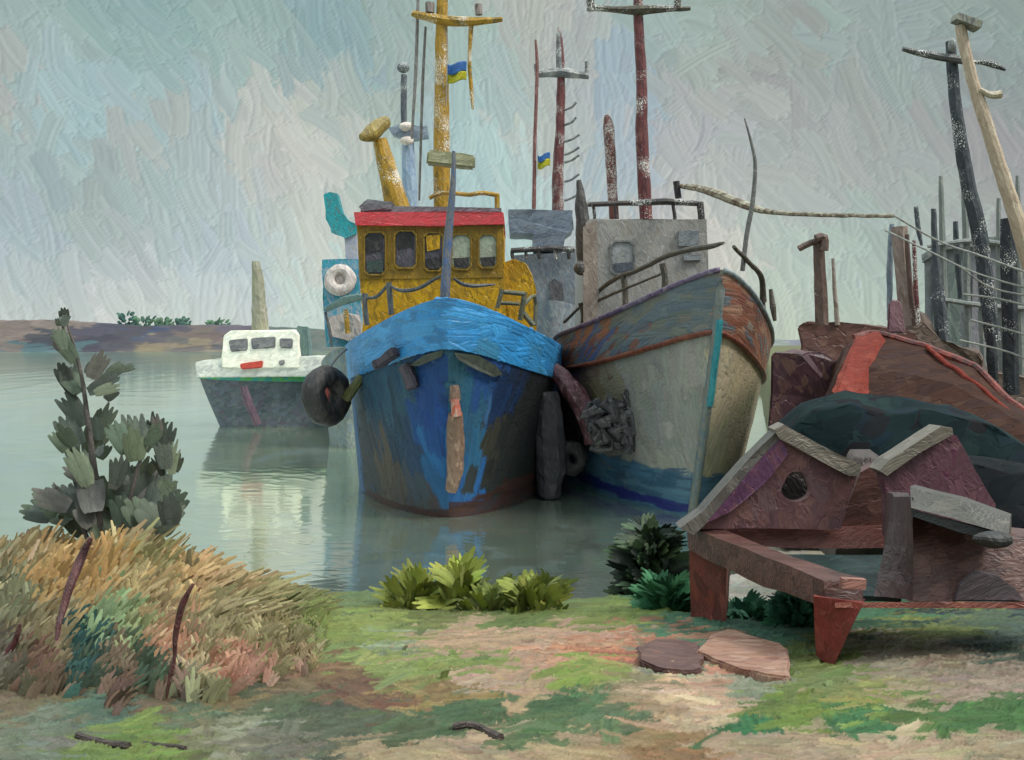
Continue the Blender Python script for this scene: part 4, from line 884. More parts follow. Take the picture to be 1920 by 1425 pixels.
# shed of grey sheeting
sd = thing('shed', 'tall grey sheet-metal shed at the right edge behind the poles', 'shed', at(1850, 720, 30))
SHM = oil('sheet_grey', ['77787c', '828288', '6a7070', '8a8a90', '747a78'], sc=(5, 5, 1.3))
b = MB(); px_prism(b, [(1736, 760), (1734, 480), (1760, 462), (2060, 430), (2060, 760)], 30, 6, 1.25); b.build('wall', SHM, sd, sub=3, wob=.05)
b = MB(); px_prism(b, [(1728, 478), (1760, 455), (2060, 420), (2060, 438), (1762, 470), (1730, 492)], 29.8, 6.4, 1.25); b.build('roof', oil('shed_roof', ['6c7270', '787c7a', '5c6264'], sc=(3, 9, 9)), sd, sub=2, wob=.03)
for i, (x0, x1, c) in enumerate(((1748, 1800, 'sheet_green'), (1822, 1866, 'sheet_mauve'), (1900, 1960, 'sheet_mauve'))):
    m = oil(c, ['66706c', '707a76', '5c6664'] if c == 'sheet_green' else ['7c787e', '868288', '727078'], sc=(6, 6, 1.4))
    b = MB(); px_prism(b, [(x0, 720), (x0 + 2, 500 + i * 8), (x1, 494 + i * 8), (x1 + 2, 725)], 29.9, .1); b.build('wall_sheet', m, sd, sub=2, wob=.03)
px_thing('log_stack', 'brown pile of timber under the shed wall right of the bow', 'timber', [(1690, 740), (1690, 600), (1730, 585), (1760, 640), (1830, 660), (1850, 700), (1990, 720), (1990, 800)], 24, 2, oil('timber_brown', ['5a4a42', '66544a', '4c3f3a', '706056'], sc=(3, 6, 6)), wob=.12)

rk = thing('spar_rack', 'grey rack of thin upright spars with two crossbars behind the utility pole', 'rack', at(1830, 720, 26.5))
RKM = oil('rack_grey', ['7c827e', '868a86', '727876', '8e8e88'], sc=(12, 12, 2.5))
for q_ in ([(1764, 330), (1768, 500), (1772, 650)], [(1806, 296), (1812, 480), (1818, 700)], [(1838, 440), (1842, 600), (1846, 720)], [(1872, 372), (1876, 560), (1880, 730)], [(1908, 330), (1912, 540), (1916, 740)]):
    b = MB(); ptube(b, q_, 26.5, [.05, .09, .09], 4, 7); b.build('upright', RKM, rk, wob=.03)
for q_ in ([(1740, 462), (1830, 452), (1960, 470)], [(1745, 560), (1840, 572), (1960, 580)]):
    b = MB(); ptube(b, q_, 26.4, [.04, .07, .05], 4, 7); b.build('crossbar', RKM, rk, wob=.03)
def post(px, Y, r, name, label, mat, cat='post', extra=None, wob=.015):
    b = MB(); ptube(b, px, Y, r, 5, 8)
    if extra: extra(b)
    return tag(b.build(name, mat, None, wob=wob), label, cat)
BRP = oil('post_brown', ['54403a', '604a42', '48342f', '6c564c'], sc=(12, 12, 2.5), fleck=.4)
GYP = oil('post_slate', ['44484e', '50545a', '3a4048', '5a5e60'], sc=(12, 12, 2.5), fleck=.15)
DKP = oil('post_ink', ['20242c', '2c3038', '1a1c22', '34383c'], sc=(12, 12, 2.5), fleck=.15)
TNP = oil('post_tan', ['8c7c72', '988880', '7c6a60', 'a09488'], sc=(12, 12, 2))
def ex(b): ptube(b, [(1498, 466), (1520, 455), (1548, 450)], 20.6, .06, 3); ptube(b, [(1530, 448), (1545, 445), (1545, 470)], 20.5, .08, 3)
post([(1534, 450), (1538, 520), (1541, 610)], 20.7, [.1, .12, .13], 'mooring_post', 'rusty brown post with a short crooked arm, standing on the brown tank', BRP, extra=ex)
post([(1562, 485), (1565, 540), (1570, 610)], 21, [.03, .04, .05], 'thin_post', 'thin pale brown rod just right of the armed rusty post', TNP)
post([(1686, 425), (1692, 500), (1704, 610)], 23.6, [.18, .17, .2], 'plank_post', 'wide tan upright plank at the end of the long boom', TNP)
post([(1672, 420), (1668, 500), (1668, 600)], 23.9, [.05, .07, .06], 'grey_post', 'blue-grey upright just left of the tan plank', oil('post_bluegrey', ['7a8894', '8a949c', '6c7a88'], sc=(12, 12, 2.5)))
post([(1700, 440), (1706, 530), (1716, 610)], 23.3, [.05, .06, .06], 'brown_post', 'narrow brown upright along the right edge of the tan plank', BRP)
post([(1714, 450), (1716, 520), (1722, 612)], 22.8, [.04, .05, .05], 'iron_rod', 'thin maroon iron rod right of the tan plank', MAROON)
post([(1718, 388), (1722, 430), (1728, 460)], 25, [.05, .06, .03], 'short_pole', 'short grey pole end high above the iron rod', GYP)
post([(1750, 392), (1754, 480), (1760, 560), (1768, 640)], 26, [.06, .09, .16, .17], 'dark_post', 'dark slate post against the left edge of the shed', GYP)
post([(1791, 415), (1795, 480), (1800, 560)], 27, [.06, .08, .05], 'slate_post', 'thin slate post in front of the shed, left of the utility pole', GYP)
post([(1887, 410), (1891, 500), (1894, 620), (1896, 740)], 22, [.12, .17, .16, .16], 'black_post', 'thick black post near the right edge in front of the shed', DKP)
post([(1856, 605), (1860, 670), (1866, 735)], 22.5, [.07, .12, .08], 'stub_post', 'short black stub post left of the thick black one', DKP)
px_thing('bollard', 'squat dusty pink bollard on the brown tank', 'bollard', [(1662, 625), (1666, 568), (1678, 560), (1690, 570), (1698, 625)], 19.5, .4, oil('bollard_pink', ['73525a', '7d5c62', '684850'], sc=(8, 8, 3)), wob=.03)
# utility pole and the pale jib
up = thing('utility_pole', 'leaning dark utility pole with a crossarm, right of the boats', 'pole', at(1845, 640, 25))
b = MB(); ptube(b, [(1782, 78), (1788, 160), (1800, 260), (1818, 360), (1838, 450), (1862, 640)], 25, [.11, .13, .15, .17, .18, .18], 5, 10); b.build('shaft', oil('pole_ink', ['2a2e34', '363b42', '42474a', '30363c'], sc=(12, 12, 2.2), fleck=.3), up, wob=.02)
b = MB(); ptube(b, [(1692, 92), (1740, 102), (1785, 110), (1812, 114)], 24.8, [.05, .09, .1, .1], 5); ptube(b, [(1838, 116), (1862, 121), (1886, 131)], 24.8, [.06, .08, .03], 4); ptube(b, [(1812, 114), (1840, 117)], 24.8, [.05, .05], 3); b.build('crossarm', oil('crossarm_grey', ['4a4c4c', '5c5e5c', '3c3e42'], sc=(3, 9, 9), fleck=.5), up, wob=.02)
b = MB(); b.ball(at(1786, 84, 24.7), (.2, .2, .3)); b.build('insulator', oil('insulator_grey', ['7c7e7c', '8a8c88']), up, wob=.03)
jb = thing('crane_jib', 'pale tan wooden jib slanting across the utility pole at top right', 'crane jib', at(1960, 640, 21))
b = MB(); ptube(b, [(1800, 48), (1818, 130), (1845, 220), (1880, 330), (1915, 440), (1975, 660)], 21, [.1, .11, .12, .14, .15, .16], 5, 10); b.build('spar', oil('jib_tan', ['b09c86', 'b8a48e', 'a8947e', 'c0b09a'], sc=(12, 12, 2)), jb, wob=.02)
b = MB(); ptube(b, [(1838, 168), (1856, 178), (1876, 176)], 20.9, [.05, .07, .08], 4); b.build('bracket', oil('bracket_buff', ['b0a48c', 'a89a84']), jb, wob=.02)
b = MB(); b.box(at(1812, 42, 20.9), (.5, .3, .14), ry=R(20)); b.build('jib_head', oil('jib_head', ['8a8878', '7a7a70', '5c5e5a']), jb, sub=2, wob=.03)
WIR = oil('cable_pale', ['8c8c88', '98988f', '7c7c7a'], sc=(9, 9, 9))
WIL = [([(1676, 404), (1760, 452), (1840, 480), (1960, 524)], [21, 21, 20.5, 20], 'upper pale cable running from the boom end past the tan plank to the right edge'),
       ([(1660, 432), (1740, 470), (1830, 512), (1960, 550)], [22.6, 22, 21.5, 21], 'second pale cable, below the one from the boom end'),
       ([(1800, 500), (1860, 540), (1960, 560)], [21.5, 21.5, 21], 'short pale cable crossing the thick black post near its top'),
       ([(1806, 552), (1870, 560), (1960, 582)], [21.2, 21.2, 21], 'sagging pale cable crossing the thick black post at mid height'),
       ([(1820, 600), (1890, 618), (1960, 640)], [21.2, 21.2, 21], 'pale cable below the middle of the thick black post'),
       ([(1800, 638), (1890, 660), (1960, 690)], [21.2, 21.2, 21], 'lowest pale cable in front of the thick black post')]
for px_, ys_, lab in WIL:
    b = MB(); ptube(b, px_, ys_, .02, 8, 6); tag(b.build('cable', WIR), lab, 'cable', 'cables strung across the quay')

# ------------------------------------------------------------------ rusty cradle in the right foreground
cr = thing('slipway_cradle', 'red-brown rusty steel slipway cradle with two pointed plates on stout legs', 'cradle', at(1560, 1190, 6.6))
CR1 = oil('cradle_red', ['5c2e28', '6a342c', '74392f', '522823', '7c463c'], sc=(13, 13, 4), k=1, bump=.35)
CR2 = oil('cradle_mauve', ['6b4a48', '74504e', '64444a', '7d5a54', '5c3c42', '6e5254'], sc=(9, 14, 3.4), k=1.05, bump=.35)
CR3 = oil('cradle_purple', ['4c2c44', '563450', '5f3a4a', '66404a'], sc=(9, 14, 3.4), k=1, bump=.35)
CRB = oil('cradle_brown', ['4a2e28', '573630', '60403a', '3f2824', '66463f'], sc=(3.4, 14, 10), k=0.85, bump=.35)
EDG = oil('edge_buff', ['9c9082', 'a89c8c', '8c8478', 'b0a090'], sc=(5, 12, 12), k=.44, bump=.4)
def pxp(lst): return [at(a, c, y) for a, c, y in lst]
# legs
b = MB(); b.loft([pxp([(1292, 1000, 7.5), (1366, 1020, 7.3), (1374, 1016, 7.75), (1300, 998, 7.9)]), pxp([(1296, 1182, 7.5), (1358, 1188, 7.3), (1364, 1180, 7.75), (1302, 1176, 7.9)])]); b.build('leg', CR1, cr, sub=3, wob=.015)
b = MB(); b.loft([pxp([(1524, 1116, 5.9), (1620, 1132, 5.85), (1624, 1124, 6.2), (1530, 1108, 6.25)]), pxp([(1530, 1228, 5.95), (1562, 1254, 5.9), (1568, 1242, 6.15), (1536, 1222, 6.2)])]); b.build('leg', oil('leg_red', ['6a2824', '742e28', '5c2420', '7c382f'], sc=(13, 13, 4), k=1.05, bump=.35), cr, sub=3, wob=.012)
# side beam, front lip, back beam, inner floor
b = MB(); b.loft([pxp([(1288, 984, 7.5), (1290, 1030, 7.5), (1330, 1022, 7.55), (1330, 982, 7.55)]), pxp([(1400, 1030, 6.8), (1400, 1086, 6.8), (1440, 1075, 6.85), (1445, 1030, 6.85)]), pxp([(1545, 1086, 6.0), (1552, 1140, 5.95), (1620, 1138, 6.0), (1622, 1084, 6.05)])]); b.build('side_beam', CRB, cr, sub=3, wob=.015)
b = MB(); b.loft([pxp([(1330, 978, 7.55), (1330, 1018, 7.5), (1336, 1012, 7.8), (1336, 972, 7.8)]), pxp([(1500, 990, 7.5), (1500, 1028, 7.45), (1502, 1022, 7.75), (1502, 984, 7.75)]), pxp([(1680, 985, 7.4), (1680, 1028, 7.35), (1682, 1022, 7.7), (1682, 980, 7.7)])]); b.build('back_beam', oil('beam_rust', ['64352e', '6c3c34', '5a302a', '74453c'], sc=(4, 12, 12), k=1, bump=.35), cr, sub=3, wob=.012)
b = MB(); b.prism(pxp([(1420, 1040, 7.25), (1690, 1040, 7.2), (1690, 1120, 6.2), (1560, 1116, 6.2)]), (0, 0, -.03)); b.build('tray_floor', oil('tray_teal', ['1c2e2e', '243a38', '182626', '2a403c'], sc=(4, 9, 9)), cr, sub=2, wob=.01)
b = MB(); b.box(at(1600, 1093, 5.93), (.13, .05, .055), ry=R(4)); b.build('step_plate', oil('step_pink', ['8c5f56', '96685e', '7c544c'], sc=(5, 12, 12)), cr, sub=2, wob=.006)
b = MB(); b.loft([pxp([(1566, 1130, 5.86), (1566, 1140, 5.86), (1566, 1140, 6.0), (1566, 1130, 6.0)]), pxp([(1740, 1128, 5.86), (1740, 1140, 5.86), (1740, 1140, 6.0), (1740, 1130, 6.0)]), pxp([(1990, 1130, 5.9), (1990, 1142, 5.9), (1990, 1142, 6.05), (1990, 1130, 6.05)])]); b.build('front_lip', oil('lip_salmon', ['8a4f44', '96594c', '74463f'], sc=(3, 14, 14), k=.85), cr, sub=3, wob=.006)
# pointed plates
def plate_with_hole(outline, hole, Y, tilt, d):
    """outline and hole given in picture points on a leaning plate; returns the bmesh builder"""
    def pt(a, c): return at(a, c, Y + (c - 985) * tilt)
    n = len(hole); b = MB(); O, I, O2, I2 = [], [], [], []
    cx = sum(h[0] for h in hole) / n; cy = sum(h[1] for h in hole) / n
    for (hx, hy) in hole:      # the outline is hit along the ray from the hole's centre
        dx, dy = hx - cx, hy - cy; best = 1e9
        for (x0, y0), (x1, y1) in zip(outline, outline[1:] + outline[:1]):
            ex_, ey = x1 - x0, y1 - y0; den = dx * ey - dy * ex_
            if abs(den) < 1e-9: continue
            t = ((x0 - cx) * ey - (y0 - cy) * ex_) / den; s_ = ((x0 - cx) * dy - (y0 - cy) * dx) / den
            if t > 0 and -1e-6 <= s_ <= 1 + 1e-6: best = min(best, t)
        O.append((cx + dx * best, cy + dy * best))
    for seq, off, lst in ((O, 0, 'o'), (hole, 0, 'i'), (O, d, 'o2'), (hole, d, 'i2')): pass
    o1 = [b.v(pt(*p)) for p in O]; i1 = [b.v(pt(*p)) for p in hole]; o2 = [b.v(pt(*p) + Vector((0, d, 0))) for p in O]; i2 = [b.v(pt(*p) + Vector((0, d, 0))) for p in hole]
    for k in range(n):
        j = (k + 1) % n
        b.bm.faces.new((o1[k], o1[j], i1[j], i1[k])); b.bm.faces.new((o2[j], o2[k], i2[k], i2[j])); b.bm.faces.new((o1[j], o1[k], o2[k], o2[j])); b.bm.faces.new((i1[k], i1[j], i2[j], i2[k]))
    return b
outl = [(1284, 992), (1326, 978), (1400, 884), (1466, 812), (1612, 882), (1576, 992)]
ang0 = [math.atan2(p[1] - 912, p[0] - 1494) for p in outl]
angs = sorted(set([round(a, 5) for a in ang0] + [round(-math.pi + 2 * math.pi * i / 28, 5) for i in range(28)]))
hole = [(1494 + 26 * math.cos(a) * (1 + .12 * math.sin(3 * a)), 912 + 29 * math.sin(a)) for a in angs]
pl = plate_with_hole(outl, hole, 7.35, .0004, .09).build('bolster_plate', CR2, cr, wob=.01)
b = MB(); px_prism(b, [(1464, 884), (1524, 880), (1530, 940), (1466, 948)], 7.55, .05); b.build('hole_backing', BLACK, pl, sub=2)
b = MB(); px_prism(b, [(1325, 980), (1404, 886), (1466, 818), (1478, 850), (1440, 902), (1370, 960)], 7.27, .05); b.build('stiffener', CR3, pl, sub=3, wob=.012)
b = MB(); px_prism(b, [(1274, 990), (1316, 960), (1396, 868), (1466, 800), (1472, 818), (1404, 892), (1330, 976), (1300, 1002)], 7.28, .2); b.build('edge_strip', oil('edge_grey', ['807a72', '8a837a', '756c68', '948c84'], sc=(9, 12, 3.2), k=.44, bump=.4), pl, sub=3, wob=.012)
b = MB(); px_prism(b, [(1452, 806), (1470, 796), (1545, 838), (1616, 872), (1612, 892), (1592, 892), (1535, 862), (1462, 822)], 7.25, .2); b.build('edge_strip', EDG, pl, sub=3, wob=.012)
b = MB(); px_prism(b, [(1575, 992), (1614, 884), (1640, 870), (1660, 890), (1658, 1000)], 7.5, .12); b.build('gusset', CRB, cr, sub=3, wob=.015)
b = MB(); px_prism(b, [(1652, 890), (1778, 812), (1792, 816), (1828, 880), (1868, 945), (1872, 1010), (1660, 1005), (1662, 930)], 7.1, .09); pr = b.build('bolster_plate', oil('cradle_plum', ['5a3a44', '643f48', '54343e', '6a464c', '5a2c40'], sc=(9, 14, 3.4), k=0.95, bump=.35), cr, sub=3, wob=.015)
b = MB(); px_prism(b, [(1648, 882), (1666, 862), (1764, 800), (1784, 802), (1786, 814), (1720, 852), (1662, 892)], 7.02, .2); b.build('edge_strip', EDG, pr, sub=3, wob=.012)
b = MB(); b.loft([pxp([(1662, 920, 7.0), (1700, 925, 6.5), (1700, 1030, 6.5), (1655, 1060, 6.5)]), pxp([(1676, 930, 6.3), (1712, 930, 6.0), (1712, 1126, 5.95), (1640, 1120, 6.0)])]); b.build('end_web', oil('web_mauve', ['4c3836', '56403e', '43302f', '5c4846'], sc=(9, 14, 3.4), k=.55, bump=.35), cr, sub=3, wob=.015)
b = MB(); b.loft([pxp([(1690, 960, 6.2), (1700, 1128, 5.95), (1706, 1126, 6.4), (1696, 955, 6.6)]), pxp([(1800, 980, 6.15), (1806, 1128, 5.95), (1806, 1126, 6.4), (1800, 975, 6.6)]), pxp([(1990, 1020, 6.1), (1990, 1130, 5.95), (1990, 1126, 6.4), (1990, 1000, 6.6)])]); fp = b.build('front_panel', CRB, cr, sub=3, wob=.02)
b = MB(); px_prism(b, [(1790, 1126), (1800, 1095), (1830, 1070), (1870, 1080), (1905, 1105), (1920, 1126)], 5.92, .03); b.build('arch_plate', oil('arch_grey', ['564a4e', '60545a', '4c4246'], sc=(5, 14, 14), k=.72, bump=.35), fp, sub=2, wob=.01)
# plank with a black block lying across the cradle
pk = thing('grey_plank', 'weathered grey plank with a dark underside lying across the right end of the cradle', 'plank', at(1800, 985, 6.0))
b = MB(); b.loft([pxp([(1706, 912, 6.1), (1708, 950, 5.95), (1716, 952, 6.2), (1716, 908, 6.35)]), pxp([(1800, 935, 5.95), (1802, 975, 5.85), (1806, 972, 6.1), (1806, 930, 6.2)]), pxp([(1892, 972, 5.85), (1890, 1002, 5.75), (1894, 1000, 6.0), (1894, 964, 6.1)])]); b.build('board', oil('plank_grey', ['6f6a60', '7a746a', '645f58', '847e72'], sc=(3.5, 14, 14), k=.33, bump=.4), pk, sub=3, wob=.01)
b = MB(); b.loft([pxp([(1708, 952, 5.97), (1710, 966, 5.97), (1716, 966, 6.2), (1716, 954, 6.2)]), pxp([(1800, 978, 5.87), (1802, 998, 5.87), (1806, 998, 6.1), (1806, 978, 6.1)]), pxp([(1890, 1004, 5.77), (1892, 1018, 5.77), (1894, 1018, 6.0), (1894, 1004, 6.0)])]); b.build('batten', oil('batten_slate', ['34383c', '42464a', '4c5054', '2a2c30'], sc=(3.5, 14, 14), k=.6, bump=.4), pk, sub=3, wob=.01)
b = MB(); b.ball(at(1862, 1012, 5.72), (.21, .12, .09)); b.build('rubber_stop', BLACK, pk, sub=0, wob=.015, fr=9)

# ------------------------------------------------------------------ vegetation
def blob_bush(name, label, cat, px, py, w_px, h_px, Y, cols, n, L=(.1, .22), W=(.035, .07), up=.55, group=None, stem=True):
    c = at(px, py, Y); x0 = c.x; zb = gzf(x0, Y); zb = max(zb, 0.02)
    zt = at(px, py - h_px / 2, Y).z; zlow = min(zb, at(px, py + h_px / 2, Y).z); t = thing(name, label, cat, (x0, Y, zlow), group)
    bl = Blades(); hw = w_px / 2 / F * Y; hh = (zt - zlow)
    for i in range(n):
        a = rng.uniform(0, 2 * math.pi); r = math.sqrt(rng.random()); v = rng.random()
        prof = (1 - .55 * v ** 1.5)
        p = np.array([x0 + math.cos(a) * r * hw * prof, Y + math.sin(a) * r * hw * .7, zlow + v * hh * .85])
        d = np.array([math.cos(a) * r * (1 - up), -.25 * rng.random() + math.sin(a) * r * .3, up + rng.normal() * .15])
        bl.add(p, d, rng.uniform(*L), rng.uniform(*W), np.array([.3 + rng.normal() * .45, -.8, .6 + rng.normal() * .35]), np.array([rng.normal() * .25, -.1, -.15]), jit(cols[int(rng.integers(len(cols)))], .12) * .92, prof=(.6, .95, 1, .85, .3), split=3)
    bl.build('foliage', LEAF, t)
    if stem:
        b = MB()
        for k in range(4):
            b.tube([(x0 + rnd.uniform(-.2, .2) * hw, Y, zlow - .03), (x0 + rnd.uniform(-.5, .5) * hw, Y - .02, zlow + hh * .4), (x0 + rnd.uniform(-.8, .8) * hw, Y - .03, zlow + hh * .75)], [.015, .012, .006], 6)
        b.build('stem', oil('bush_stem', ['4a4438', '56503f']), t)
    return t
YG = ['98a048', 'a3a850', '8c964a', '86904a', '7c8448', 'aab05c']
TG = 'yellow-green grass tufts along the bank'
blob_bush('grass_tuft', 'leftmost pale yellow-green grass tuft below the reflection of the tug', 'grass tuft', 775, 1135, 90, 100, 8.3, ['b0b060', 'a5a854', '9aa04e', '808848'], 75, L=(.14, .28), W=(.05, .1), group=TG, stem=False)
blob_bush('grass_tuft', 'tallest yellow-green grass tuft on the bank, below the bow of the tug', 'grass tuft', 865, 1135, 110, 135, 8.3, YG, 110, L=(.14, .3), W=(.05, .1), group=TG, stem=False)
blob_bush('grass_tuft', 'small mid-green grass tuft between the tallest tuft and the broad olive one', 'grass tuft', 925, 1150, 80, 95, 8.2, ['7f8a50', '8a9650', '707a4a'], 65, L=(.14, .26), W=(.05, .09), group=TG, stem=False)
blob_bush('grass_tuft', 'broad olive grass tuft with upright blades, rightmost on the bank edge', 'grass tuft', 1000, 1150, 120, 120, 8.1, ['8c9444', '808a44', '767f40', '98a04c'], 120, L=(.14, .3), W=(.05, .1), group=TG, stem=False)
blob_bush('bush', 'nearly black round bush by the water left of the cradle leg', 'bush', 1222, 1055, 120, 150, 9.4, ['283428', '344232', '3f5038', '222c25', '4c5e40'], 260, L=(.13, .26), W=(.05, .1), up=.35)
blob_bush('bush', 'bright green low bush against the foot of the left cradle leg', 'bush', 1250, 1145, 110, 110, 8.0, ['3f7550', '37694a', '4a8058', '447a50'], 260, up=.5)
blob_bush('bush', 'small green bush between the two cradle legs, next to the left leg', 'bush', 1405, 1165, 110, 70, 7.7, ['3a6a50', '44785c', '4c8064'], 170, L=(.08, .16), up=.4)
blob_bush('bush', 'green bush between the two cradle legs, touching the right leg', 'bush', 1492, 1160, 90, 110, 7.3, ['42785c', '3d7054', '4c8468'], 220, L=(.08, .17), up=.5)

# grey-green shrub at the left
def shrub():
    Y = 7.9; base = at(185, 1010, Y); zb = gzf(base.x, Y)
    t = thing('shrub', 'grey-green young shrub with broad brushy leaves rising above the dry reeds', 'shrub', (base.x, Y, zb))
    b = MB(); ptube(b, [(190, 1120), (185, 960), (175, 870), (165, 790), (150, 690), (122, 595)], Y, [.035, .03, .026, .02, .014, .006], 6)
    b.build('stem', oil('shrub_stem', ['5c5550', '6a625e', '4e4844'], sc=(20, 20, 5)), t)
    b = MB(); ptube(b, [(188, 1080), (230, 980), (258, 880), (285, 800)], Y - .1, [.025, .02, .014, .006], 6); ptube(b, [(187, 1060), (140, 960), (100, 905)], Y - .05, [.02, .015, .006], 5); b.build('branch', MATS['shrub_stem'], t)
    bl = Blades(); cols = ['4c5548', '566050', '444a42', '5a6250', '4f564e', '5c5a54', '586456']
    # leaf strokes: root in the picture, direction, length and width in picture pixels
    LV = [(122, 606, 92, 34, 16), (118, 612, 80, 26, 12), (142, 680, 115, 70, 22), (128, 665, 100, 50, 20), (150, 735, 128, 62, 30), (145, 740, 115, 75, 30), (170, 710, 65, 60, 24), (180, 725, 40, 62, 22), (165, 735, 30, 70, 22), (200, 700, 25, 45, 16),
          (150, 835, 128, 85, 32), (155, 800, 112, 75, 28), (140, 850, 105, 60, 26), (165, 850, 75, 85, 30), (180, 820, 70, 75, 24), (175, 905, 125, 90, 34), (165, 910, 105, 80, 30), (185, 860, 60, 40, 20),
          (238, 850, 110, 75, 28), (248, 850, 95, 85, 30), (258, 850, 82, 85, 30), (268, 848, 72, 75, 26), (255, 865, 90, 70, 34), (290, 840, 84, 80, 22), (302, 860, 78, 85, 24), (310, 880, 88, 60, 24), (322, 890, 95, 70, 16),
          (130, 950, 150, 75, 32), (110, 960, 140, 80, 30), (95, 970, 155, 55, 30), (120, 975, 135, 70, 34), (150, 960, 130, 80, 34), (160, 900, 140, 50, 24), (175, 960, 110, 90, 40), (195, 970, 90, 100, 42), (215, 965, 75, 95, 40), (230, 970, 100, 70, 42),
          (250, 960, 92, 100, 44), (265, 965, 80, 105, 44), (285, 965, 70, 105, 42), (300, 975, 60, 85, 40), (275, 990, 100, 80, 50), (320, 985, 85, 70, 34), (235, 1000, 85, 80, 46), (200, 1010, 110, 80, 46), (160, 1000, 120, 70, 40), (300, 1000, 60, 55, 36), (255, 920, 70, 80, 34), (215, 910, 70, 70, 26), (240, 900, 110, 40, 22)]
    for (x, y, a, l, w_) in LV:
        for k in range(2):
            Yk = Y + rng.normal() * .14; s_ = Yk / F; aa = R(a + (rng.normal() * 9 if k else 0))
            d = np.array([math.cos(aa), rng.normal() * .2, math.sin(aa)])
            p = np.array(at(x + (rng.normal() * 10 if k else 0), y + (rng.normal() * 10 if k else 0), Yk))
            f_ = 1 if k == 0 else rng.uniform(.5, .85)
            bl.add(p, d, l * s_ * f_, w_ * s_ * (1 if k == 0 else .7), np.array([.25 + rng.normal() * .25, -.8, .45 + rng.normal() * .2]), np.array([rng.normal() * .12, 0, -.05]), jit(cols[int(rng.integers(7))], .1) * 1.25, prof=(.5, .9, 1, .95, .8, .32), split=4 if k == 0 else 3)
    bl.build('foliage', LEAF, t)
shrub()

# dry reeds
REED = Ctrl('''50 1010 a8905e;150 1000 ad9058;60 1050 9c8a60;250 1000 b0986a;220 970 b29a6c;100 1080 b38d4e;200 1060 b48c48;160 1120 ab8a50;300 1050 8f8550;340 1030 8c8254;380 1040 c09a62;400 1085 b4945e;330 1090 b8985c;450 1090 b09462;300 1130 a08a5a;500 1110 8f8250;
500 1150 8d8050;400 1180 94855a;440 1150 948658;550 1180 86794f;570 1130 7c7a48;160 1200 2f5450;150 1260 33554e;185 1230 4a5a48;50 1180 7d7150;30 1130 7c7a58;110 1190 8a7a54;80 1240 7a5a48;60 1270 5f5a48;110 1270 6d5a44;220 1230 7d6a52;240 1290 6d5540;290 1250 4a5c45;
215 1160 8aa06c;260 1175 8a9460;320 1200 b5825e;310 1180 ab8a60;420 1250 b07c5c;450 1270 ac7258;480 1255 a87860;520 1220 8a7c50;330 1290 7a6250;200 1290 6d5648;580 1230 8d7a52;370 1250 a8966a;20 1220 6a6250;390 1290 85805a;540 1280 8a6a54;250 1100 a8905c;600 1160 889048;610 1200 7c8448''', 1.22)
def reeds():
    lum = REED.C.mean(1, keepdims=True); REED.C = lum + (REED.C - lum) * .78
    bl = Blades(); ex_, ey_ = [-60, 0, 60, 110, 160, 205, 255, 300, 345, 400, 460, 530, 600, 640], [1000, 985, 962, 985, 985, 952, 965, 1000, 1005, 1040, 1062, 1085, 1120, 1160]
    for i in range(4600):
        px = rng.uniform(-90, 640); Y = rng.uniform(5.2 + .55 * noise.noise(Vector((px * .02, 0, 3))) + (max(0, px - 420) * .004), 8.6)
        top = np.interp(px, ex_, ey_)
        x = (px - HX) / F * Y; z0 = gzf(x, Y); ty = topix(x, Y, z0)[1]
        rz = min(1, (Y - 5.25) / 2.2)
        tip = top + (1 - rz) * (1235 - top) + abs(rng.normal()) * 22
        if ty - tip < 30: continue
        lean = rng.normal(.42, .22) if px < 330 else rng.normal(.25, .4)
        if px > 380 and tip < 1120: lean = rng.normal(1.0, .5)
        Lz = (ty - tip) / F * Y; Lz = min(Lz, .95)
        f0 = rng.uniform(.0, .5) if Lz > .3 else 0
        p = np.array([x, Y, z0 + Lz * f0 * .9]); L = Lz * (1 - f0 * .9)
        d = np.array([lean * .75, rng.normal() * .12, 1.0]); nd = np.linalg.norm(d)
        mx_, my_ = topix(x + lean * .4 * L, Y, p[2] + L * .55)
        bl.add(p - np.array([lean * .4 * L, 0, 0]), d, L * nd * rng.uniform(.8, 1.02), min(rng.uniform(.03, .08), L * .17 + .008), np.array([.2 + rng.normal() * .3, -1, .45]), np.array([lean * .28, 0, -.12]), REED.pick(mx_, my_, 12, .09), prof=(.7, 1, 1, .85, .4), split=3)
    tag(bl.build('dry_reeds', oil('reed_strokes', [], sc=(30, 30, 8), vcol=True, rough=.6, bump=.4, spec=.25, dist=.01)), kind='stuff')
reeds()
STK = oil('stalk_wine', ['4a2828', '582e2c', '3f2228', '5c3a34'], sc=(20, 20, 5))
def stalk(px, Y, r, lab, name='dead_stalk'):
    b = MB(); ptube(b, px, Y, r, 5, 8); tag(b.build(name, STK, None, wob=.008, fr=8), lab, 'dead stalk', 'dark dead stalks in the reeds')
stalk([(172, 1008), (150, 1050), (132, 1100), (112, 1165), (106, 1200)], [5.7, 5.7, 5.6, 5.5, 5.45], [.01, .027, .022, .016, .008], 'thick wine-red dead stalk slanting through the tallest reeds')
stalk([(362, 1095), (345, 1130), (330, 1180), (326, 1230), (322, 1260), (312, 1320)], 5.25, [.006, .016, .015, .009, .014, .01], 'thin crooked wine-red stalk in front of the short reeds')
stalk([(38, 1168), (28, 1200), (12, 1235), (8, 1290)], 5.6, [.008, .016, .026, .012], 'short purple-brown stalk at the left edge of the reeds')
stalk([(342, 1285), (340, 1310), (338, 1335)], 5.3, [.006, .01, .006], 'tiny red twig standing at the foot of the reeds')

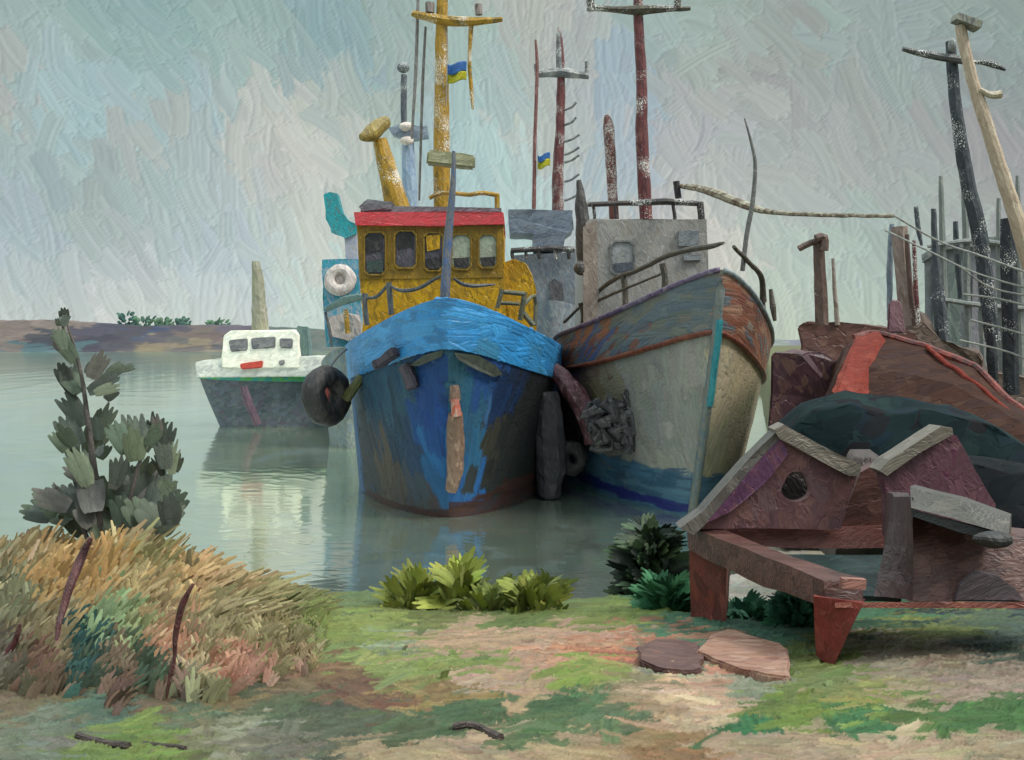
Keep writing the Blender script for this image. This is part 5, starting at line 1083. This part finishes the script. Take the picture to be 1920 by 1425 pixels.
# loose grass, stubby strokes over the turf
def turf():
    bl = Blades(); OK = []
    for i in range(800):
        px, py = rng.uniform(-60, 1980), rng.uniform(1085, 1440)
        c = GROUND.pick(px, py, 8, .1, 1.4)
        if not (c[1] > c[0] * 1.12) or c[1] < .13: continue
        y = 6.
        for _ in range(10):
            x = (px - HX) / F * y; y = min(max((H - gzf(x, y)) * F / (py - HY), 3.6), 12)
        x = (px - HX) / F * y; z = gzf(x, y)
        d = np.array([rng.normal() * .8, rng.normal() * .3, .45])
        bl.add((x, y, z + .003), d, rng.uniform(.03, .09), rng.uniform(.02, .04), np.array([.2 + rng.normal() * .3, -.6, 1]), np.array([0, 0, -.3]), c * 1.15, split=3)
    tag(bl.build('grass', LEAF), kind='stuff')
turf()

# slabs and sticks on the ground
def slab(pts, hgt, name, lab, cat, mat):
    b = MB(); q = []
    for (px, py) in pts:
        y = 6.
        for _ in range(12):
            x = (px - HX) / F * y; y = (H - gzf(x, y) - hgt * .8) * F / (py - HY)
        q.append(Vector(((px - HX) / F * y, y, gzf((px - HX) / F * y, y) + hgt)))
    b.prism(q, (0, 0, -hgt - .04)); return tag(b.build(name, mat, None, sub=3, wob=.022, fr=6, bev=.01), lab, cat)
slab([(1305, 1225), (1330, 1190), (1362, 1182), (1420, 1200), (1462, 1208), (1478, 1222), (1482, 1272), (1430, 1268), (1370, 1250)], .055, 'concrete_slab', 'broken salmon-pink concrete slab lying in front of the cradle legs', 'slab', oil('slab_salmon', ['a87c66', 'b48a74', '9a6a58', 'b8907c', 'c09a86', '8c5a50'], sc=(5, 12, 8), k=.62))
slab([(1195, 1212), (1230, 1198), (1308, 1204), (1318, 1232), (1318, 1255), (1260, 1256), (1200, 1244)], .045, 'concrete_slab', 'dull maroon broken slab left of the salmon-pink one', 'slab', oil('slab_maroon', ['6a4a44', '74524c', '5e403c', '7c5a50'], sc=(5, 12, 8), k=.62))
def stick(pts, r, lab):
    q = []
    for px, py in pts:
        y = 5.
        for _ in range(12):
            x = (px - HX) / F * y; y = (H - gzf(x, y) - .02) * F / (py - HY)
        q.append(Vector(((px - HX) / F * y, y, gzf((px - HX) / F * y, y) + r * .9)))
    b = MB(); b.tube(bez(q, 5), r, 8); tag(b.build('stick', oil('stick_brown', ['40332e', '4a3c36', '54463f'], sc=(9, 20, 20), k=.7), None, wob=.012, fr=8), lab, 'stick', 'dead sticks lying on the grass')
stick([(848, 1362), (890, 1362), (915, 1372), (938, 1385)], .02, 'bent dark stick on the green grass below the tug, near the bottom edge')
stick([(146, 1378), (190, 1388), (240, 1400)], .018, 'straight brown stick at the bottom left below the reeds')
stick([(268, 1390), (310, 1394), (345, 1404)], .013, 'short brown stick just right of the straight one at the bottom left')

# trees on the far bank
def far_tree(px, w_px, py_top, lab, cols):
    Y = 400.; zb = 4.6; x = (px - HX) / F * Y; zt = H - (py_top - HY) / F * Y; hw = w_px / 2 / F * Y
    t = thing('tree', lab, 'tree', (x, Y, zb), 'trees on the far bank'); bl = Blades()
    for i in range(70):
        a = rng.uniform(0, 6.28); r = math.sqrt(rng.random()); v = rng.random()
        p = np.array([x + math.cos(a) * r * hw * (1 - .35 * v), Y - 8 + math.sin(a) * r * 2, zb + v * (zt - zb)])
        bl.add(p, np.array([math.cos(a) * .8, 0, .5 + rng.random() * .5]), rng.uniform(1.2, 2.4), rng.uniform(.8, 1.5), np.array([rng.normal() * .3, -1, .3]), np.array([0, 0, -.1]), jit(cols[int(rng.integers(len(cols)))], .1) * KV)
    bl.build('crown', oil('far_leaf', [], sc=(.8, .8, .3), vcol=True, bump=.3, spec=.1, rough=.8), t)
    b = MB(); b.tube([(x, Y - 6, zb), (x, Y - 6, zt - 2)], [.3, .12], 6); b.build('trunk', oil('far_trunk', ['4a4440', '554e48']), t)
for a in ((252, 34, 592, 'taller dark green tree on the far bank right of the shrub', ['44605c', '4c6a60', '3f5854']), (285, 50, 600, 'wide green tree on the far bank beside the taller one', ['4f6a5c', '58745e', '466058']), (320, 40, 603, 'lighter green tree on the far bank, third in the row', ['5c7660', '667e66', '526c58']), (356, 20, 601, 'small grey-green tree alone on the far bank', ['4f6c66', '5a7468']), (420, 46, 605, 'low green tree on the far bank just left of the white boat', ['4a6458', '55705c', '5f7a64'])):
    far_tree(*a)
